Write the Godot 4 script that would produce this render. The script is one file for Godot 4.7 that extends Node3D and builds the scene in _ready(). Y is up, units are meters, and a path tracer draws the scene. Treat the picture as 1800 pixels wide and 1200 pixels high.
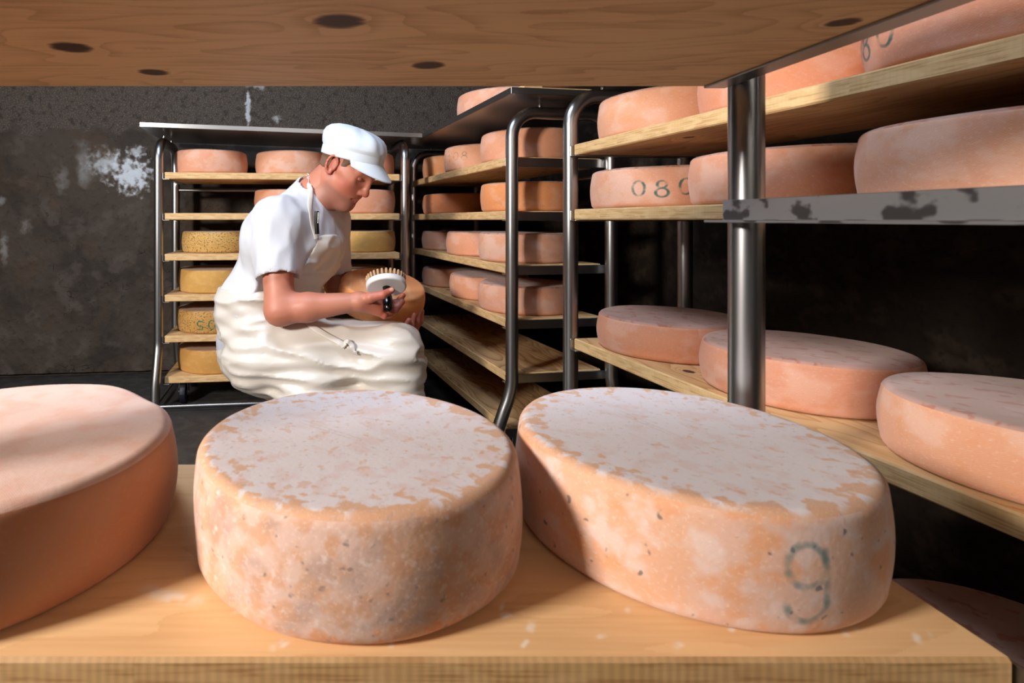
extends Node3D
# Cheese cellar: trolleys of cheese wheels, a worker brushing a wheel. Eye height is 0.75 m; depth runs along -z.

const EYE := 0.75
const FOCAL := 968.0          # focal length in pixels of an 1800 x 1200 frame
const SHELF_STEP := 0.1635
var M := {}
var sheets := {}

func _ready() -> void:
	set_camera_and_light()
	make_materials()
	build_room()
	build_racks()
	build_planks()
	build_cheeses()
	build_person()

func set_camera_and_light() -> void:
	var cam := Camera3D.new()
	cam.name = "camera"
	add_child(cam)
	cam.position = Vector3(0, EYE, 0)
	var ca := CameraAttributesPhysical.new()
	ca.frustum_near = 0.05
	ca.frustum_far = 40.0
	ca.frustum_focal_length = 24.0
	ca.frustum_focus_distance = 1.45
	ca.exposure_aperture = 13.0
	cam.attributes = ca
	cam.near = 0.05
	cam.far = 40.0
	cam.projection = Camera3D.PROJECTION_FRUSTUM
	cam.size = 1200.0 / FOCAL * 0.05
	cam.frustum_offset = Vector2(285.0, -214.0) / FOCAL * 0.05
	var we := WorldEnvironment.new()
	we.name = "world_environment"
	var e := Environment.new()
	e.background_mode = Environment.BG_COLOR
	e.background_color = Color(0.0, 0.0, 0.0)
	e.tonemap_mode = Environment.TONE_MAPPER_LINEAR
	e.tonemap_exposure = 1.0
	e.sdfgi_enabled = true
	e.ssao_enabled = true
	e.ssil_enabled = true
	we.environment = e
	add_child(we)
	# panel standing for the flash, the ceiling fluorescent, and an added dim fill
	area_lamp("flash_panel", "unseen square cool white flash panel beside the aisle", Vector3(-1.66, 1.33, 0.31), Vector3(0.35, 0.74, -1.50), Vector2(0.30, 0.30), Color(1.0, 0.97, 0.94), 7.8)
	area_lamp("ceiling_lamp", "long fluorescent lamp panel under the cellar ceiling above the aisle", Vector3(-0.50, 2.15, -0.98), Vector3(-0.10, 0.4, -1.70), Vector2(1.0, 0.30), Color(0.84, 0.91, 1.0), 2.7)
	area_lamp("fill_lamp", "wide dim fill panel added behind the viewer", Vector3(0.25, 1.5, 1.30), Vector3(0.2, 0.55, -1.0), Vector2(1.1, 0.7), Color(1.0, 0.95, 0.90), 0.15)

func area_lamp(called: String, label: String, at: Vector3, aim: Vector3, size: Vector2, col: Color, energy: float) -> void:
	var lamp := AreaLight3D.new()
	lamp.name = called + "_light"
	add_child(lamp)
	lamp.look_at_from_position(at, aim, Vector3.UP if absf((aim - at).normalized().y) < 0.95 else Vector3.RIGHT)
	lamp.area_size = size
	lamp.light_color = col
	lamp.light_energy = energy
	lamp.area_normalize_energy = true
	lamp.shadow_enabled = true
	lamp.area_range = 9.0
	lamp.area_attenuation = 2.0
	var t := Node3D.new()
	t.name = called
	add_child(t)
	t.transform = lamp.transform
	tag(t, label, "lamp")
	var st := new_mesh()
	box(st, Vector3(-size.x / 2 - 0.02, -size.y / 2 - 0.02, 0.02), Vector3(size.x / 2 + 0.02, size.y / 2 + 0.02, 0.06))
	put("housing", st, flat(Color(0.25, 0.25, 0.26), 0.5, 0.4), t)
	st = new_mesh()
	box(st, Vector3(-size.x / 2, -size.y / 2, 0.008), Vector3(size.x / 2, size.y / 2, 0.02))
	var g := flat(Color(0.9, 0.9, 0.9), 0.5, 0.0)
	g.emission_enabled = true
	g.emission = col
	g.emission_energy_multiplier = 1.5
	put("diffuser", st, g, t)

# ---------------------------------------------------------------- helpers
func at(u: float, v: float, z: float) -> Vector3:       # a point z metres down the room
	return Vector3((u - 615.0) / FOCAL * z, EYE + (386.0 - v) / FOCAL * z, -z)

func tag(o: Node, label: String, category: String, group := "", kind := "") -> void:
	if label: o.set_meta("label", label)
	if category: o.set_meta("category", category)
	if group: o.set_meta("group", group)
	if kind: o.set_meta("kind", kind)

var taken := {}
func numbered(called: String) -> String:
	var n: int = taken.get(called, 0)
	taken[called] = n + 1
	return called if n == 0 else "%s_%03d" % [called, n]

func thing(called: String, label: String, category: String, where := Vector3.ZERO, group := "") -> Node3D:
	var o := Node3D.new()
	o.name = numbered(called)
	add_child(o)
	o.position = where
	tag(o, label, category, group)
	return o

func part_name(parent: Node, called: String) -> String:
	var key := str(parent.get_instance_id()) + called
	var n: int = taken.get(key, 0)
	taken[key] = n + 1
	return called if n == 0 else "%s_%03d" % [called, n]

func new_mesh() -> SurfaceTool:
	var st := SurfaceTool.new()
	st.begin(Mesh.PRIMITIVE_TRIANGLES)
	return st

func put(called: String, st, mat: Material, parent: Node = self) -> MeshInstance3D:
	var o := MeshInstance3D.new()
	o.name = numbered(called) if parent == self else part_name(parent, called)
	if st is SurfaceTool:
		o.mesh = st.commit()
	else:
		o.mesh = st
	if mat: o.material_override = mat
	parent.add_child(o)
	return o

func structure(called: String, st, mat: Material, label: String, category: String) -> MeshInstance3D:
	var o := put(called, st, mat)
	tag(o, label, category, "", "structure")
	return o

func flat(c: Color, rough: float, metal := 0.0) -> StandardMaterial3D:
	var m := StandardMaterial3D.new()
	m.albedo_color = c
	m.roughness = rough
	m.metallic = metal
	return m

func tri(st: SurfaceTool, a: Vector3, b: Vector3, c: Vector3, n: Vector3, ua := Vector2.ZERO, ub := Vector2.ZERO, uc := Vector2.ZERO) -> void:
	# front faces run clockwise: turned round if they do not face along n
	if (b - a).cross(c - a).dot(n) > 0.0:
		var t := b; b = c; c = t
		var tu := ub; ub = uc; uc = tu
	st.set_normal(n); st.set_uv(ua); st.add_vertex(a)
	st.set_normal(n); st.set_uv(ub); st.add_vertex(b)
	st.set_normal(n); st.set_uv(uc); st.add_vertex(c)

func quad(st: SurfaceTool, a: Vector3, b: Vector3, c: Vector3, d: Vector3, n: Vector3, uv: Array = []) -> void:
	if uv.is_empty():
		tri(st, a, b, c, n); tri(st, a, c, d, n)
	else:
		tri(st, a, b, c, n, uv[0], uv[1], uv[2]); tri(st, a, c, d, n, uv[0], uv[2], uv[3])

func box(st: SurfaceTool, lo: Vector3, hi: Vector3, bevel := 0.0) -> void:
	# a box with chamfered edges
	var c := (lo + hi) / 2.0
	var h := (hi - lo) / 2.0
	var b := minf(bevel, minf(h.x, minf(h.y, h.z)) * 0.9)
	for ax in 3:
		for s in [-1.0, 1.0]:
			var n := Vector3.ZERO
			n[ax] = s
			var i := (ax + 1) % 3
			var j := (ax + 2) % 3
			var q := []
			for w in [[-1, -1], [1, -1], [1, 1], [-1, 1]]:
				var p := Vector3.ZERO
				p[ax] = s * h[ax]
				p[i] = w[0] * (h[i] - b)
				p[j] = w[1] * (h[j] - b)
				q.append(p + c)
			quad(st, q[0], q[1], q[2], q[3], n)
	if b <= 0.0: return
	for ax in 3:
		var i := (ax + 1) % 3
		var j := (ax + 2) % 3
		for si in [-1.0, 1.0]:
			for sj in [-1.0, 1.0]:
				var n := Vector3.ZERO
				n[i] = si; n[j] = sj
				n = n.normalized()
				var q := []
				for w in [[-1, 0], [1, 0], [1, 1], [-1, 1]]:
					var p := Vector3.ZERO
					p[ax] = w[0] * (h[ax] - b)
					p[i] = si * (h[i] - (b if w[1] == 1 else 0.0))
					p[j] = sj * (h[j] - (0.0 if w[1] == 1 else b))
					q.append(p + c)
				quad(st, q[0], q[1], q[2], q[3], n)
	for sx in [-1.0, 1.0]:
		for sy in [-1.0, 1.0]:
			for sz in [-1.0, 1.0]:
				var s := Vector3(sx, sy, sz)
				var x := Vector3(h.x, h.y - b, h.z - b) * s + c
				var y := Vector3(h.x - b, h.y, h.z - b) * s + c
				var z := Vector3(h.x - b, h.y - b, h.z) * s + c
				tri(st, x, y, z, s.normalized())

func grid(st: SurfaceTool, pos: Array, uvs: Array, closed := false, flip := false) -> void:
	# rows of points into a smooth sheet; normals from the neighbours
	var R := pos.size()
	var C: int = pos[0].size()
	var nor := []
	for r in R:
		var row := PackedVector3Array()
		for c in C:
			var c0 := c - 1 if c > 0 else (C - 2 if closed else 0)
			var c1 := c + 1 if c < C - 1 else (1 if closed else C - 1)
			var du: Vector3 = pos[r][c1] - pos[r][c0]
			var dv: Vector3 = pos[mini(r + 1, R - 1)][c] - pos[maxi(r - 1, 0)][c]
			var n := du.cross(dv)
			if n.length() < 1e-12:
				row.append(Vector3.ZERO)
				continue
			row.append(n.normalized() * (-1.0 if flip else 1.0))
		nor.append(row)
	for r in [0, R - 1]:
		if nor[r][C / 2] == Vector3.ZERO:          # a pole: the mean of the next ring
			var m := Vector3.ZERO
			for c in C - 1: m += nor[1 if r == 0 else R - 2][c]
			for c in C: nor[r][c] = m.normalized()
	for r in R - 1:
		for c in C - 1:
			var n: Vector3 = nor[r][c] + nor[r + 1][c + 1]
			var ids := [[r, c], [r, c + 1], [r + 1, c + 1], [r, c], [r + 1, c + 1], [r + 1, c]]
			var a: Vector3 = pos[r][c]
			var b: Vector3 = pos[r][c + 1]
			var d: Vector3 = pos[r + 1][c + 1]
			var e: Vector3 = pos[r + 1][c]
			var fn := (b - a).cross(d - a) + (d - a).cross(e - a)
			if fn.dot(n) > 0.0:
				ids = [[r, c], [r + 1, c + 1], [r, c + 1], [r, c], [r + 1, c], [r + 1, c + 1]]
			for k in ids:
				st.set_normal(nor[k[0]][k[1]])
				st.set_uv(uvs[k[0]][k[1]] if not uvs.is_empty() else Vector2.ZERO)
				st.add_vertex(pos[k[0]][k[1]])

func tube(st: SurfaceTool, path: PackedVector3Array, rad, sides := 16, cap := true) -> void:
	var pos := []
	var n0 := Vector3.ZERO
	var N := path.size()
	for i in N:
		var d := (path[mini(i + 1, N - 1)] - path[maxi(i - 1, 0)]).normalized()
		if i == 0:
			n0 = d.cross(Vector3.UP if absf(d.y) < 0.9 else Vector3.RIGHT).normalized()
		n0 = (n0 - d * d.dot(n0)).normalized()
		var b := d.cross(n0)
		var r: float = rad[i] if rad is Array or rad is PackedFloat32Array else rad
		var row := PackedVector3Array()
		for k in sides + 1:
			var a := TAU * k / sides
			row.append(path[i] + (n0 * cos(a) + b * sin(a)) * r)
		pos.append(row)
	var test: Vector3 = (pos[0][1] - pos[0][sides - 1]).cross(pos[1][0] - pos[0][0])
	grid(st, pos, [], true, test.dot(pos[0][0] - path[0]) < 0.0)
	if cap:
		for e in [0, N - 1]:
			var d := (path[e] - path[1 if e == 0 else N - 2]).normalized()
			for k in sides:
				tri(st, path[e], pos[e][k], pos[e][k + 1], d)

func arc(path: PackedVector3Array, c: Vector3, u: Vector3, v: Vector3, r: float, a0: float, a1: float, n: int) -> void:
	for i in n + 1:
		var a := lerpf(a0, a1, float(i) / n)
		path.append(c + u * (r * cos(a)) + v * (r * sin(a)))

# ---------------------------------------------------------------- textures, computed
func noise(s: int, f: float, w: int, h: int, oct := 4, kind := FastNoiseLite.TYPE_SIMPLEX_SMOOTH, sx := 1.0) -> PackedByteArray:
	var n := FastNoiseLite.new()
	n.seed = s
	n.frequency = f
	n.noise_type = kind
	n.fractal_octaves = oct
	if sx == 1.0:
		return n.get_image(w, h, false, false, true).get_data()
	var im := n.get_image(maxi(int(w / sx), 4), h, false, false, true)   # stretched along x
	im.resize(w, h, Image.INTERPOLATE_CUBIC)
	im.convert(Image.FORMAT_L8)
	return im.get_data()

class Paint:
	var w: int
	var h: int
	var px: PackedByteArray
	func _init(w_: int, h_: int, c: Color) -> void:
		w = w_; h = h_
		var im := Image.create(w, h, false, Image.FORMAT_RGB8)
		im.fill(c)
		px = im.get_data()
	func layer(mask: PackedByteArray, lo: float, hi: float, c: Color, much := 1.0) -> void:
		var lut := PackedFloat32Array()
		for i in 256:
			lut.append(smoothstep(lo, hi, i / 255.0) * much if hi > lo else (1.0 - smoothstep(hi, lo, i / 255.0)) * much)
		var cr := c.r * 255.0
		var cg := c.g * 255.0
		var cb := c.b * 255.0
		var j := 0
		for i in w * h:
			var a := lut[mask[i]]
			if a > 0.004:
				px[j] = int(px[j] + (cr - px[j]) * a)
				px[j + 1] = int(px[j + 1] + (cg - px[j + 1]) * a)
				px[j + 2] = int(px[j + 2] + (cb - px[j + 2]) * a)
			j += 3
	func stroke(pts: Array, r: float, c: Color, much: float, grain: PackedByteArray) -> void:
		for k in pts.size() - 1:
			var a: Vector2 = pts[k]
			var b: Vector2 = pts[k + 1]
			var n := maxi(int(a.distance_to(b) / (r * 0.35)), 1)
			for i in n + 1:
				var p := a.lerp(b, float(i) / n)
				for y in range(maxi(int(p.y - r), 0), mini(int(p.y + r) + 2, h)):
					for x in range(maxi(int(p.x - r), 0), mini(int(p.x + r) + 2, w)):
						var d := Vector2(x, y).distance_to(p) / r
						if d < 1.0:
							var t := much * (1.0 - d * d) * clampf((grain[y * w + x] / 255.0 - 0.2) * 1.8, 0.1, 1.0) * 0.4
							var j := (y * w + x) * 3
							px[j] = int(lerpf(px[j], c.r * 255.0, t))
							px[j + 1] = int(lerpf(px[j + 1], c.g * 255.0, t))
							px[j + 2] = int(lerpf(px[j + 2], c.b * 255.0, t))
	func texture() -> ImageTexture:
		return ImageTexture.create_from_image(Image.create_from_data(w, h, false, Image.FORMAT_RGB8, px))
	func copy() -> Paint:
		var p := Paint.new(4, 4, Color.BLACK)
		p.w = w; p.h = h; p.px = px.duplicate()
		return p

func grey(w: int, h: int, data: PackedByteArray) -> ImageTexture:
	return ImageTexture.create_from_image(Image.create_from_data(w, h, false, Image.FORMAT_L8, data))

func textured(t: Texture2D, rough: float, bump: Texture2D = null, bump_cm := 0.0) -> StandardMaterial3D:
	var m := flat(Color.WHITE, rough)
	m.albedo_texture = t
	if bump:
		m.heightmap_enabled = true
		m.heightmap_texture = bump
		m.heightmap_scale = bump_cm
	return m

func glyph(ch: String) -> Array:      # hand-written digits as strokes in a unit box, y down
	match ch:
		"0": return ring(Vector2(0.32, 0.5), Vector2(0.28, 0.47), 0.0, TAU)
		"8": return ring(Vector2(0.32, 0.24), Vector2(0.21, 0.22), PI / 2, PI / 2 + TAU) + ring(Vector2(0.32, 0.74), Vector2(0.28, 0.27), -PI / 2, -PI / 2 + TAU)
		"1": return [Vector2(0.1, 0.25), Vector2(0.4, 0.02), Vector2(0.38, 0.98)]
		"2": return ring(Vector2(0.32, 0.27), Vector2(0.27, 0.25), PI, TAU + 0.5) + [Vector2(0.05, 0.97), Vector2(0.62, 0.95)]
		"5": return [Vector2(0.6, 0.03), Vector2(0.14, 0.05), Vector2(0.1, 0.42)] + ring(Vector2(0.28, 0.68), Vector2(0.3, 0.28), -PI / 2, PI * 0.8)
		"9": return ring(Vector2(0.34, 0.27), Vector2(0.3, 0.26), -0.3, -0.3 - TAU) + [Vector2(0.66, 0.1), Vector2(0.68, 0.7)] + ring(Vector2(0.36, 0.72), Vector2(0.32, 0.26), 0.0, PI * 0.95)
	return []

func ring(c: Vector2, r: Vector2, a0: float, a1: float) -> Array:
	var out := []
	for i in 17:
		var a := lerpf(a0, a1, i / 16.0)
		out.append(c + Vector2(cos(a), sin(a)) * r)
	return out

func write_on(p: Paint, text: String, x0: float, y0: float, size: Vector2, gap: float, r: float, c: Color, much: float, turned := false) -> void:
	var grain := noise(77, 0.03, p.w, p.h, 2)
	for i in text.length():
		var pts := []
		for q in glyph(text[i]):
			var v: Vector2 = q
			if turned: v = Vector2(0.64, 1.0) - v
			var slot := text.length() - 1 - i if turned else i
			pts.append(Vector2(x0 + slot * gap, y0) + v * size + Vector2(0, sin(i * 2.1) * size.y * 0.06))
		p.stroke(pts, r, c, much, grain)

func radial(n: int, inner: float, outer: float, rough: PackedByteArray, amp: float) -> PackedByteArray:
	# 0 in the middle of a disc, 255 at its rim, with a ragged edge
	var out := PackedByteArray()
	out.resize(n * n)
	var i := 0
	for y in n:
		for x in n:
			var r := Vector2(x - n * 0.5, y - n * 0.5).length() / (n * 0.5)
			out[i] = int(clampf((r - inner) / (outer - inner) + (rough[i] / 255.0 - 0.5) * amp, 0.0, 1.0) * 255.0)
			i += 1
	return out

func vertical(w: int, h: int, rough: PackedByteArray, amp: float, flip := false) -> PackedByteArray:
	var out := PackedByteArray()
	out.resize(w * h)
	var i := 0
	for y in h:
		var v := float(y) / h
		if flip: v = 1.0 - v
		for x in w:
			out[i] = int(clampf(v + (rough[i] / 255.0 - 0.5) * amp, 0.0, 1.0) * 255.0)
			i += 1
	return out

func weave(w: int, h: int, period: int, pits: PackedByteArray) -> ImageTexture:
	# the print of the cloth on a rind
	var out := PackedByteArray()
	out.resize(w * h)
	var i := 0
	for y in h:
		for x in w:
			var c := 150 if ((x / period + y / period) & 1) == 0 else 105
			out[i] = clampi(c + (pits[i] - 128) / 3, 0, 255)
			i += 1
	return grey(w, h, out)

func wood_sheet(s: int, w: int, h: int, knots: Array, light: Color, dark: Color, contrast: float) -> ImageTexture:
	# growth rings of a flat-sawn board, running along x and bending round the knots
	var warp := noise(s, 0.006, w, h, 3, FastNoiseLite.TYPE_SIMPLEX_SMOOTH, 5.0)
	var fibre := noise(s + 1, 0.18, w, h, 2, FastNoiseLite.TYPE_SIMPLEX_SMOOTH, 24.0)
	var mottle := noise(s + 2, 0.012, w, h, 3, FastNoiseLite.TYPE_SIMPLEX_SMOOTH, 4.0)
	var px := PackedByteArray()
	px.resize(w * h * 3)
	var i := 0
	for y in h:
		for x in w:
			var t := float(y) / h * 6.0 + (warp[i] / 255.0 - 0.5) * 5.5
			var knot := 0.0
			for k in knots:
				var dx: float = (x - k[0]) / (k[2] * 1.35)
				var dy: float = (y - k[1]) / k[2]
				var q := dx * dx + dy * dy
				if q < 14.0:
					var g := exp(-q * 0.42)
					t = lerpf(t, sqrt(q) * 2.2 + (warp[i] / 255.0), g)
					if q < 1.5: knot = maxf(knot, 1.0 - smoothstep(0.45, 1.35, q + (fibre[i] / 255.0 - 0.5) * 0.5))
			var ringv := t - floorf(t)
			var d := pow(ringv, 3.0) * 0.75 * contrast + (fibre[i] / 255.0 - 0.5) * 0.35 + (mottle[i] / 255.0 - 0.5) * 0.45
			d = clampf(d, 0.0, 1.0)
			var r := lerpf(light.r, dark.r, d)
			var g2 := lerpf(light.g, dark.g, d)
			var b := lerpf(light.b, dark.b, d)
			if knot > 0.0:
				r = lerpf(r, 0.23, knot * 0.9); g2 = lerpf(g2, 0.13, knot * 0.9); b = lerpf(b, 0.07, knot * 0.9)
			px[i * 3] = int(r * 255.0); px[i * 3 + 1] = int(g2 * 255.0); px[i * 3 + 2] = int(b * 255.0)
			i += 1
	return ImageTexture.create_from_image(Image.create_from_data(w, h, false, Image.FORMAT_RGB8, px))

func make_materials() -> void:
	# brushed stainless steel
	var steel := flat(Color(0.67, 0.67, 0.67), 0.31, 1.0)
	M.steel = steel
	var wp := Paint.new(512, 128, Color(0.62, 0.62, 0.63))
	var sc := noise(31, 0.02, 512, 128, 4, FastNoiseLite.TYPE_SIMPLEX_SMOOTH, 3.0)
	wp.layer(sc, 0.60, 0.78, Color(0.20, 0.19, 0.19), 0.7)
	var worn := textured(wp.texture(), 0.42)
	worn.metallic = 0.8
	worn.uv1_triplanar = true
	worn.uv1_scale = Vector3(5, 8, 5)
	M.worn_steel = worn
	M.bolt = flat(Color(0.8, 0.79, 0.77), 0.25, 1.0)
	M.rubber = flat(Color(0.05, 0.065, 0.11), 0.55)
	# pine boards
	var pl := Color(0.87, 0.71, 0.50)
	var pd := Color(0.66, 0.46, 0.26)
	M.wood = []
	for i in 3:
		var kn: Array = [[[300, 60, 9.0], [780, 210, 7.0]], [[560, 150, 10.0]], [[140, 200, 8.0], [900, 90, 11.0]]][i]
		M.wood.append(textured(wood_sheet(40 + i * 7, 1024, 300, kn, pl, pd, 0.8), 0.62))
	M.wood_top = textured(wood_sheet(91, 1280, 360, [[353, 138, 17.0], [408, 234, 14.0], [655, 64, 18.0], [764, 204, 15.0], [1149, 66, 11.0]], Color(0.93, 0.75, 0.53), Color(0.70, 0.50, 0.31), 0.55), 0.6)
	M.wood_front = flecked(wood_sheet(17, 1024, 300, [], Color(0.90, 0.73, 0.53), Color(0.76, 0.56, 0.36), 0.35))
	M.wood_stained = textured(wood_sheet(66, 1024, 300, [[660, 150, 9.0]], Color(0.80, 0.64, 0.45), Color(0.52, 0.36, 0.20), 1.0), 0.7)
	var ep := Paint.new(512, 64, Color(0.85, 0.70, 0.49))
	ep.layer(noise(8, 0.1, 512, 64, 2, FastNoiseLite.TYPE_SIMPLEX_SMOOTH, 12.0), 0.45, 0.8, Color(0.68, 0.50, 0.31), 0.55)
	ep.layer(noise(9, 0.02, 512, 64, 3), 0.4, 0.8, Color(0.90, 0.76, 0.56), 0.6)
	var saw := PackedByteArray()
	for y in 64:
		for x in 512:
			saw.append(128 + int(70.0 * sin(x * 0.9 + sin(x * 0.05) * 2.0)))
	ep.layer(saw, 0.5, 0.95, Color(0.76, 0.60, 0.41), 0.13)
	M.wood_edge = textured(ep.texture(), 0.7, grey(512, 64, saw), 0.03)
	M.wood_edge_shaded = textured(ep.texture(), 0.7, grey(512, 64, saw), 0.02)
	M.wood_edge_shaded.albedo_color = Color(0.84, 0.80, 0.76)  # darker tint: shade of the near face put into the colour
	make_rinds()
	make_walls()

func flecked(t: ImageTexture) -> StandardMaterial3D:
	# white smears of bloom left on the wood
	var im := t.get_image()
	var p := Paint.new(4, 4, Color.WHITE)
	p.w = im.get_width(); p.h = im.get_height(); p.px = im.get_data()
	var grain := noise(19, 0.05, p.w, p.h, 3)
	var r := RandomNumberGenerator.new()
	r.seed = 12
	for k in 26:
		var a := Vector2(r.randf_range(430, 930), r.randf_range(14, 50))
		p.stroke([a, a + Vector2(r.randf_range(3, 9), r.randf_range(2, 9))], r.randf_range(2.0, 4.0), Color(0.95, 0.92, 0.88), 0.9, grain)
	p.stroke([Vector2(375, 70), Vector2(400, 62), Vector2(420, 58)], 9.0, Color(0.93, 0.87, 0.82), 0.7, grain)
	return textured(p.texture(), 0.6)

func make_rinds() -> void:
	var W := 1024
	var H := 160
	var big := noise(11, 0.006, W, H, 4)
	var mid := noise(12, 0.02, W, H, 4)
	var fine := noise(13, 0.14, W, H, 3)
	var fine2 := noise(14, 0.3, W, H, 2)
	sheets.bump = weave(W, H, 2, fine2)
	sheets.pits = grey(W, H, fine)
	# peach rinds
	for i in 3:
		var base: Color = [Color(0.85, 0.605, 0.465), Color(0.84, 0.61, 0.49), Color(0.86, 0.58, 0.37)][i]
		var p := Paint.new(W, H, base)
		p.layer(noise(21 + i, 0.008, W, H, 4), 0.4, 0.75, Color(0.87, 0.70, 0.61), [0.65, 0.8, 0.45][i])
		p.layer(noise(31 + i, 0.015, W, H, 4), 0.62, 0.8, Color(0.84, 0.56, 0.36), [0.3, 0.25, 0.7][i])
		p.layer(fine, 0.62, 0.9, Color(0.93, 0.80, 0.74), 0.30)
		p.layer(fine2, 0.86, 0.95, Color(0.55, 0.36, 0.28), 0.35)
		sheets["peach%d" % i] = p
	# yellow rinds, plain and flecked with herbs
	var y := Paint.new(W, H, Color(0.80, 0.62, 0.33))
	y.layer(mid, 0.4, 0.8, Color(0.84, 0.68, 0.40), 0.6)
	y.layer(fine, 0.6, 0.9, Color(0.72, 0.52, 0.24), 0.35)
	sheets.yellow = y
	var h := y.copy()
	h.layer(noise(15, 0.085, W, H, 3), 0.65, 0.74, Color(0.26, 0.22, 0.12), 0.75)
	h.layer(fine2, 0.78, 0.86, Color(0.30, 0.25, 0.14), 0.7)
	sheets.herb = h
	var T := 256
	var tb := noise(16, 0.03, T, T, 4)
	var tt := Paint.new(T, T, Color(0.72, 0.565, 0.505))
	tt.layer(noise(17, 0.012, T, T, 3), 0.4, 0.8, Color(0.77, 0.635, 0.585), 0.7)
	tt.layer(tb, 0.66, 0.78, Color(0.66, 0.38, 0.29), 0.6)
	sheets.top = tt
	var ty := Paint.new(T, T, Color(0.74, 0.58, 0.40))
	ty.layer(tb, 0.5, 0.8, Color(0.80, 0.66, 0.52), 0.7)
	sheets.top_yellow = ty
	# the wheels at the front, close to the eye
	W = 2048
	H = 256
	var f1 := noise(51, 0.004, W, H, 4)
	var f2 := noise(52, 0.016, W, H, 5)
	var f3 := noise(53, 0.09, W, H, 3)
	var f4 := noise(54, 0.035, W, H, 4)
	sheets.front_bump = weave(W, H, 2, noise(55, 0.06, W, H, 3))
	var low := vertical(W, H, f2, 0.5)
	var p2 := Paint.new(W, H, Color(0.815, 0.615, 0.49))
	p2.layer(f2, 0.20, 0.62, Color(0.84, 0.70, 0.635), 0.9)
	p2.layer(f1, 0.5, 0.85, Color(0.82, 0.57, 0.40), 0.4)
	p2.layer(noise(151, 0.010, W, H, 5), 0.45, 0.95, Color(0.66, 0.54, 0.49), 0.6)
	p2.layer(f4, 0.62, 0.95, Color(0.90, 0.80, 0.76), 0.7)
	p2.layer(low, 0.86, 1.0, Color(0.85, 0.55, 0.33), 0.75)
	p2.layer(f3, 0.6, 0.85, Color(0.92, 0.80, 0.74), 0.4)
	p2.layer(noise(56, 0.03, W, H, 3), 0.80, 0.93, Color(0.45, 0.40, 0.38), 0.6)
	p2.stroke([Vector2(960, 150), Vector2(1230, 190), Vector2(1010, 230)], 75.0, Color(0.55, 0.46, 0.44), 0.10, f2)  # shade of the right-hand side painted into the rind in grey
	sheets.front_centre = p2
	var p3 := Paint.new(W, H, Color(0.845, 0.645, 0.52))
	p3.layer(f1, 0.3, 0.7, Color(0.85, 0.69, 0.615), 0.75)
	p3.layer(noise(57, 0.012, W, H, 4), 0.4, 0.8, Color(0.86, 0.75, 0.705), 0.8)
	p3.layer(noise(58, 0.007, W, H, 4), 0.55, 0.85, Color(0.86, 0.58, 0.39), 0.7)
	p3.layer(f3, 0.6, 0.85, Color(0.93, 0.82, 0.76), 0.35)
	p3.layer(noise(59, 0.028, W, H, 2), 0.85, 0.93, Color(0.36, 0.33, 0.33), 0.7)
	write_on(p3, "9", 1000, 66, Vector2(100, 140), 80, 8.5, Color(0.30, 0.42, 0.41), 0.42)
	sheets.front_marked = p3
	var p1 := Paint.new(W, H, Color(0.74, 0.49, 0.34))
	p1.layer(f1, 0.4, 0.8, Color(0.75, 0.54, 0.41), 0.6)
	p1.layer(f3, 0.6, 0.9, Color(0.84, 0.60, 0.48), 0.25)
	sheets.front_plain = p1
	T = 640
	var r1 := noise(61, 0.012, T, T, 5)
	var r2 := noise(62, 0.05, T, T, 4)
	for k in 2:
		var edge := radial(T, 0.60, 1.12, noise(63 + k, 0.02, T, T, 5), 1.1)
		var q := Paint.new(T, T, Color(0.85, 0.815, 0.83))
		q.layer(r1, 0.5, 0.8, Color(0.83, 0.73, 0.715), 0.6)
		q.layer(edge, 0.50, 0.72, Color(0.82, 0.62, 0.47), 0.9)
		q.layer(radial(T, 0.86, 1.0, r1, 0.5), 0.4, 0.75, Color(0.83, 0.63, 0.49), 0.9)
		q.layer(noise(65 + k, 0.02, T, T, 4), 0.74, 0.86, Color(0.82, 0.64, 0.53), 0.6)
		q.layer(r2, 0.74, 0.84, Color(0.70, 0.60, 0.58), 0.4)
		q.layer(noise(66, 0.2, T, T, 2), 0.6, 0.9, Color(0.92, 0.88, 0.88), 0.35)
		var grain := noise(67, 0.1, T, T, 2)
		for s in [[Vector2(250, 200), Vector2(300, 330)], [Vector2(262, 190), Vector2(318, 345)], [Vector2(380, 240), Vector2(420, 290)]]:
			q.stroke(s, 2.5, Color(0.70, 0.62, 0.60), 0.35, grain)
		sheets["front_top%d" % k] = q
	var q2 := Paint.new(T, T, Color(0.86, 0.71, 0.65))
	q2.layer(r1, 0.4, 0.8, Color(0.84, 0.63, 0.54), 0.6)
	q2.layer(noise(68, 0.2, T, T, 2), 0.6, 0.9, Color(0.90, 0.78, 0.73), 0.4)
	sheets.front_top2 = q2
	sheets.front_top_bump = weave(T, T, 2, noise(69, 0.07, T, T, 4))

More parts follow.
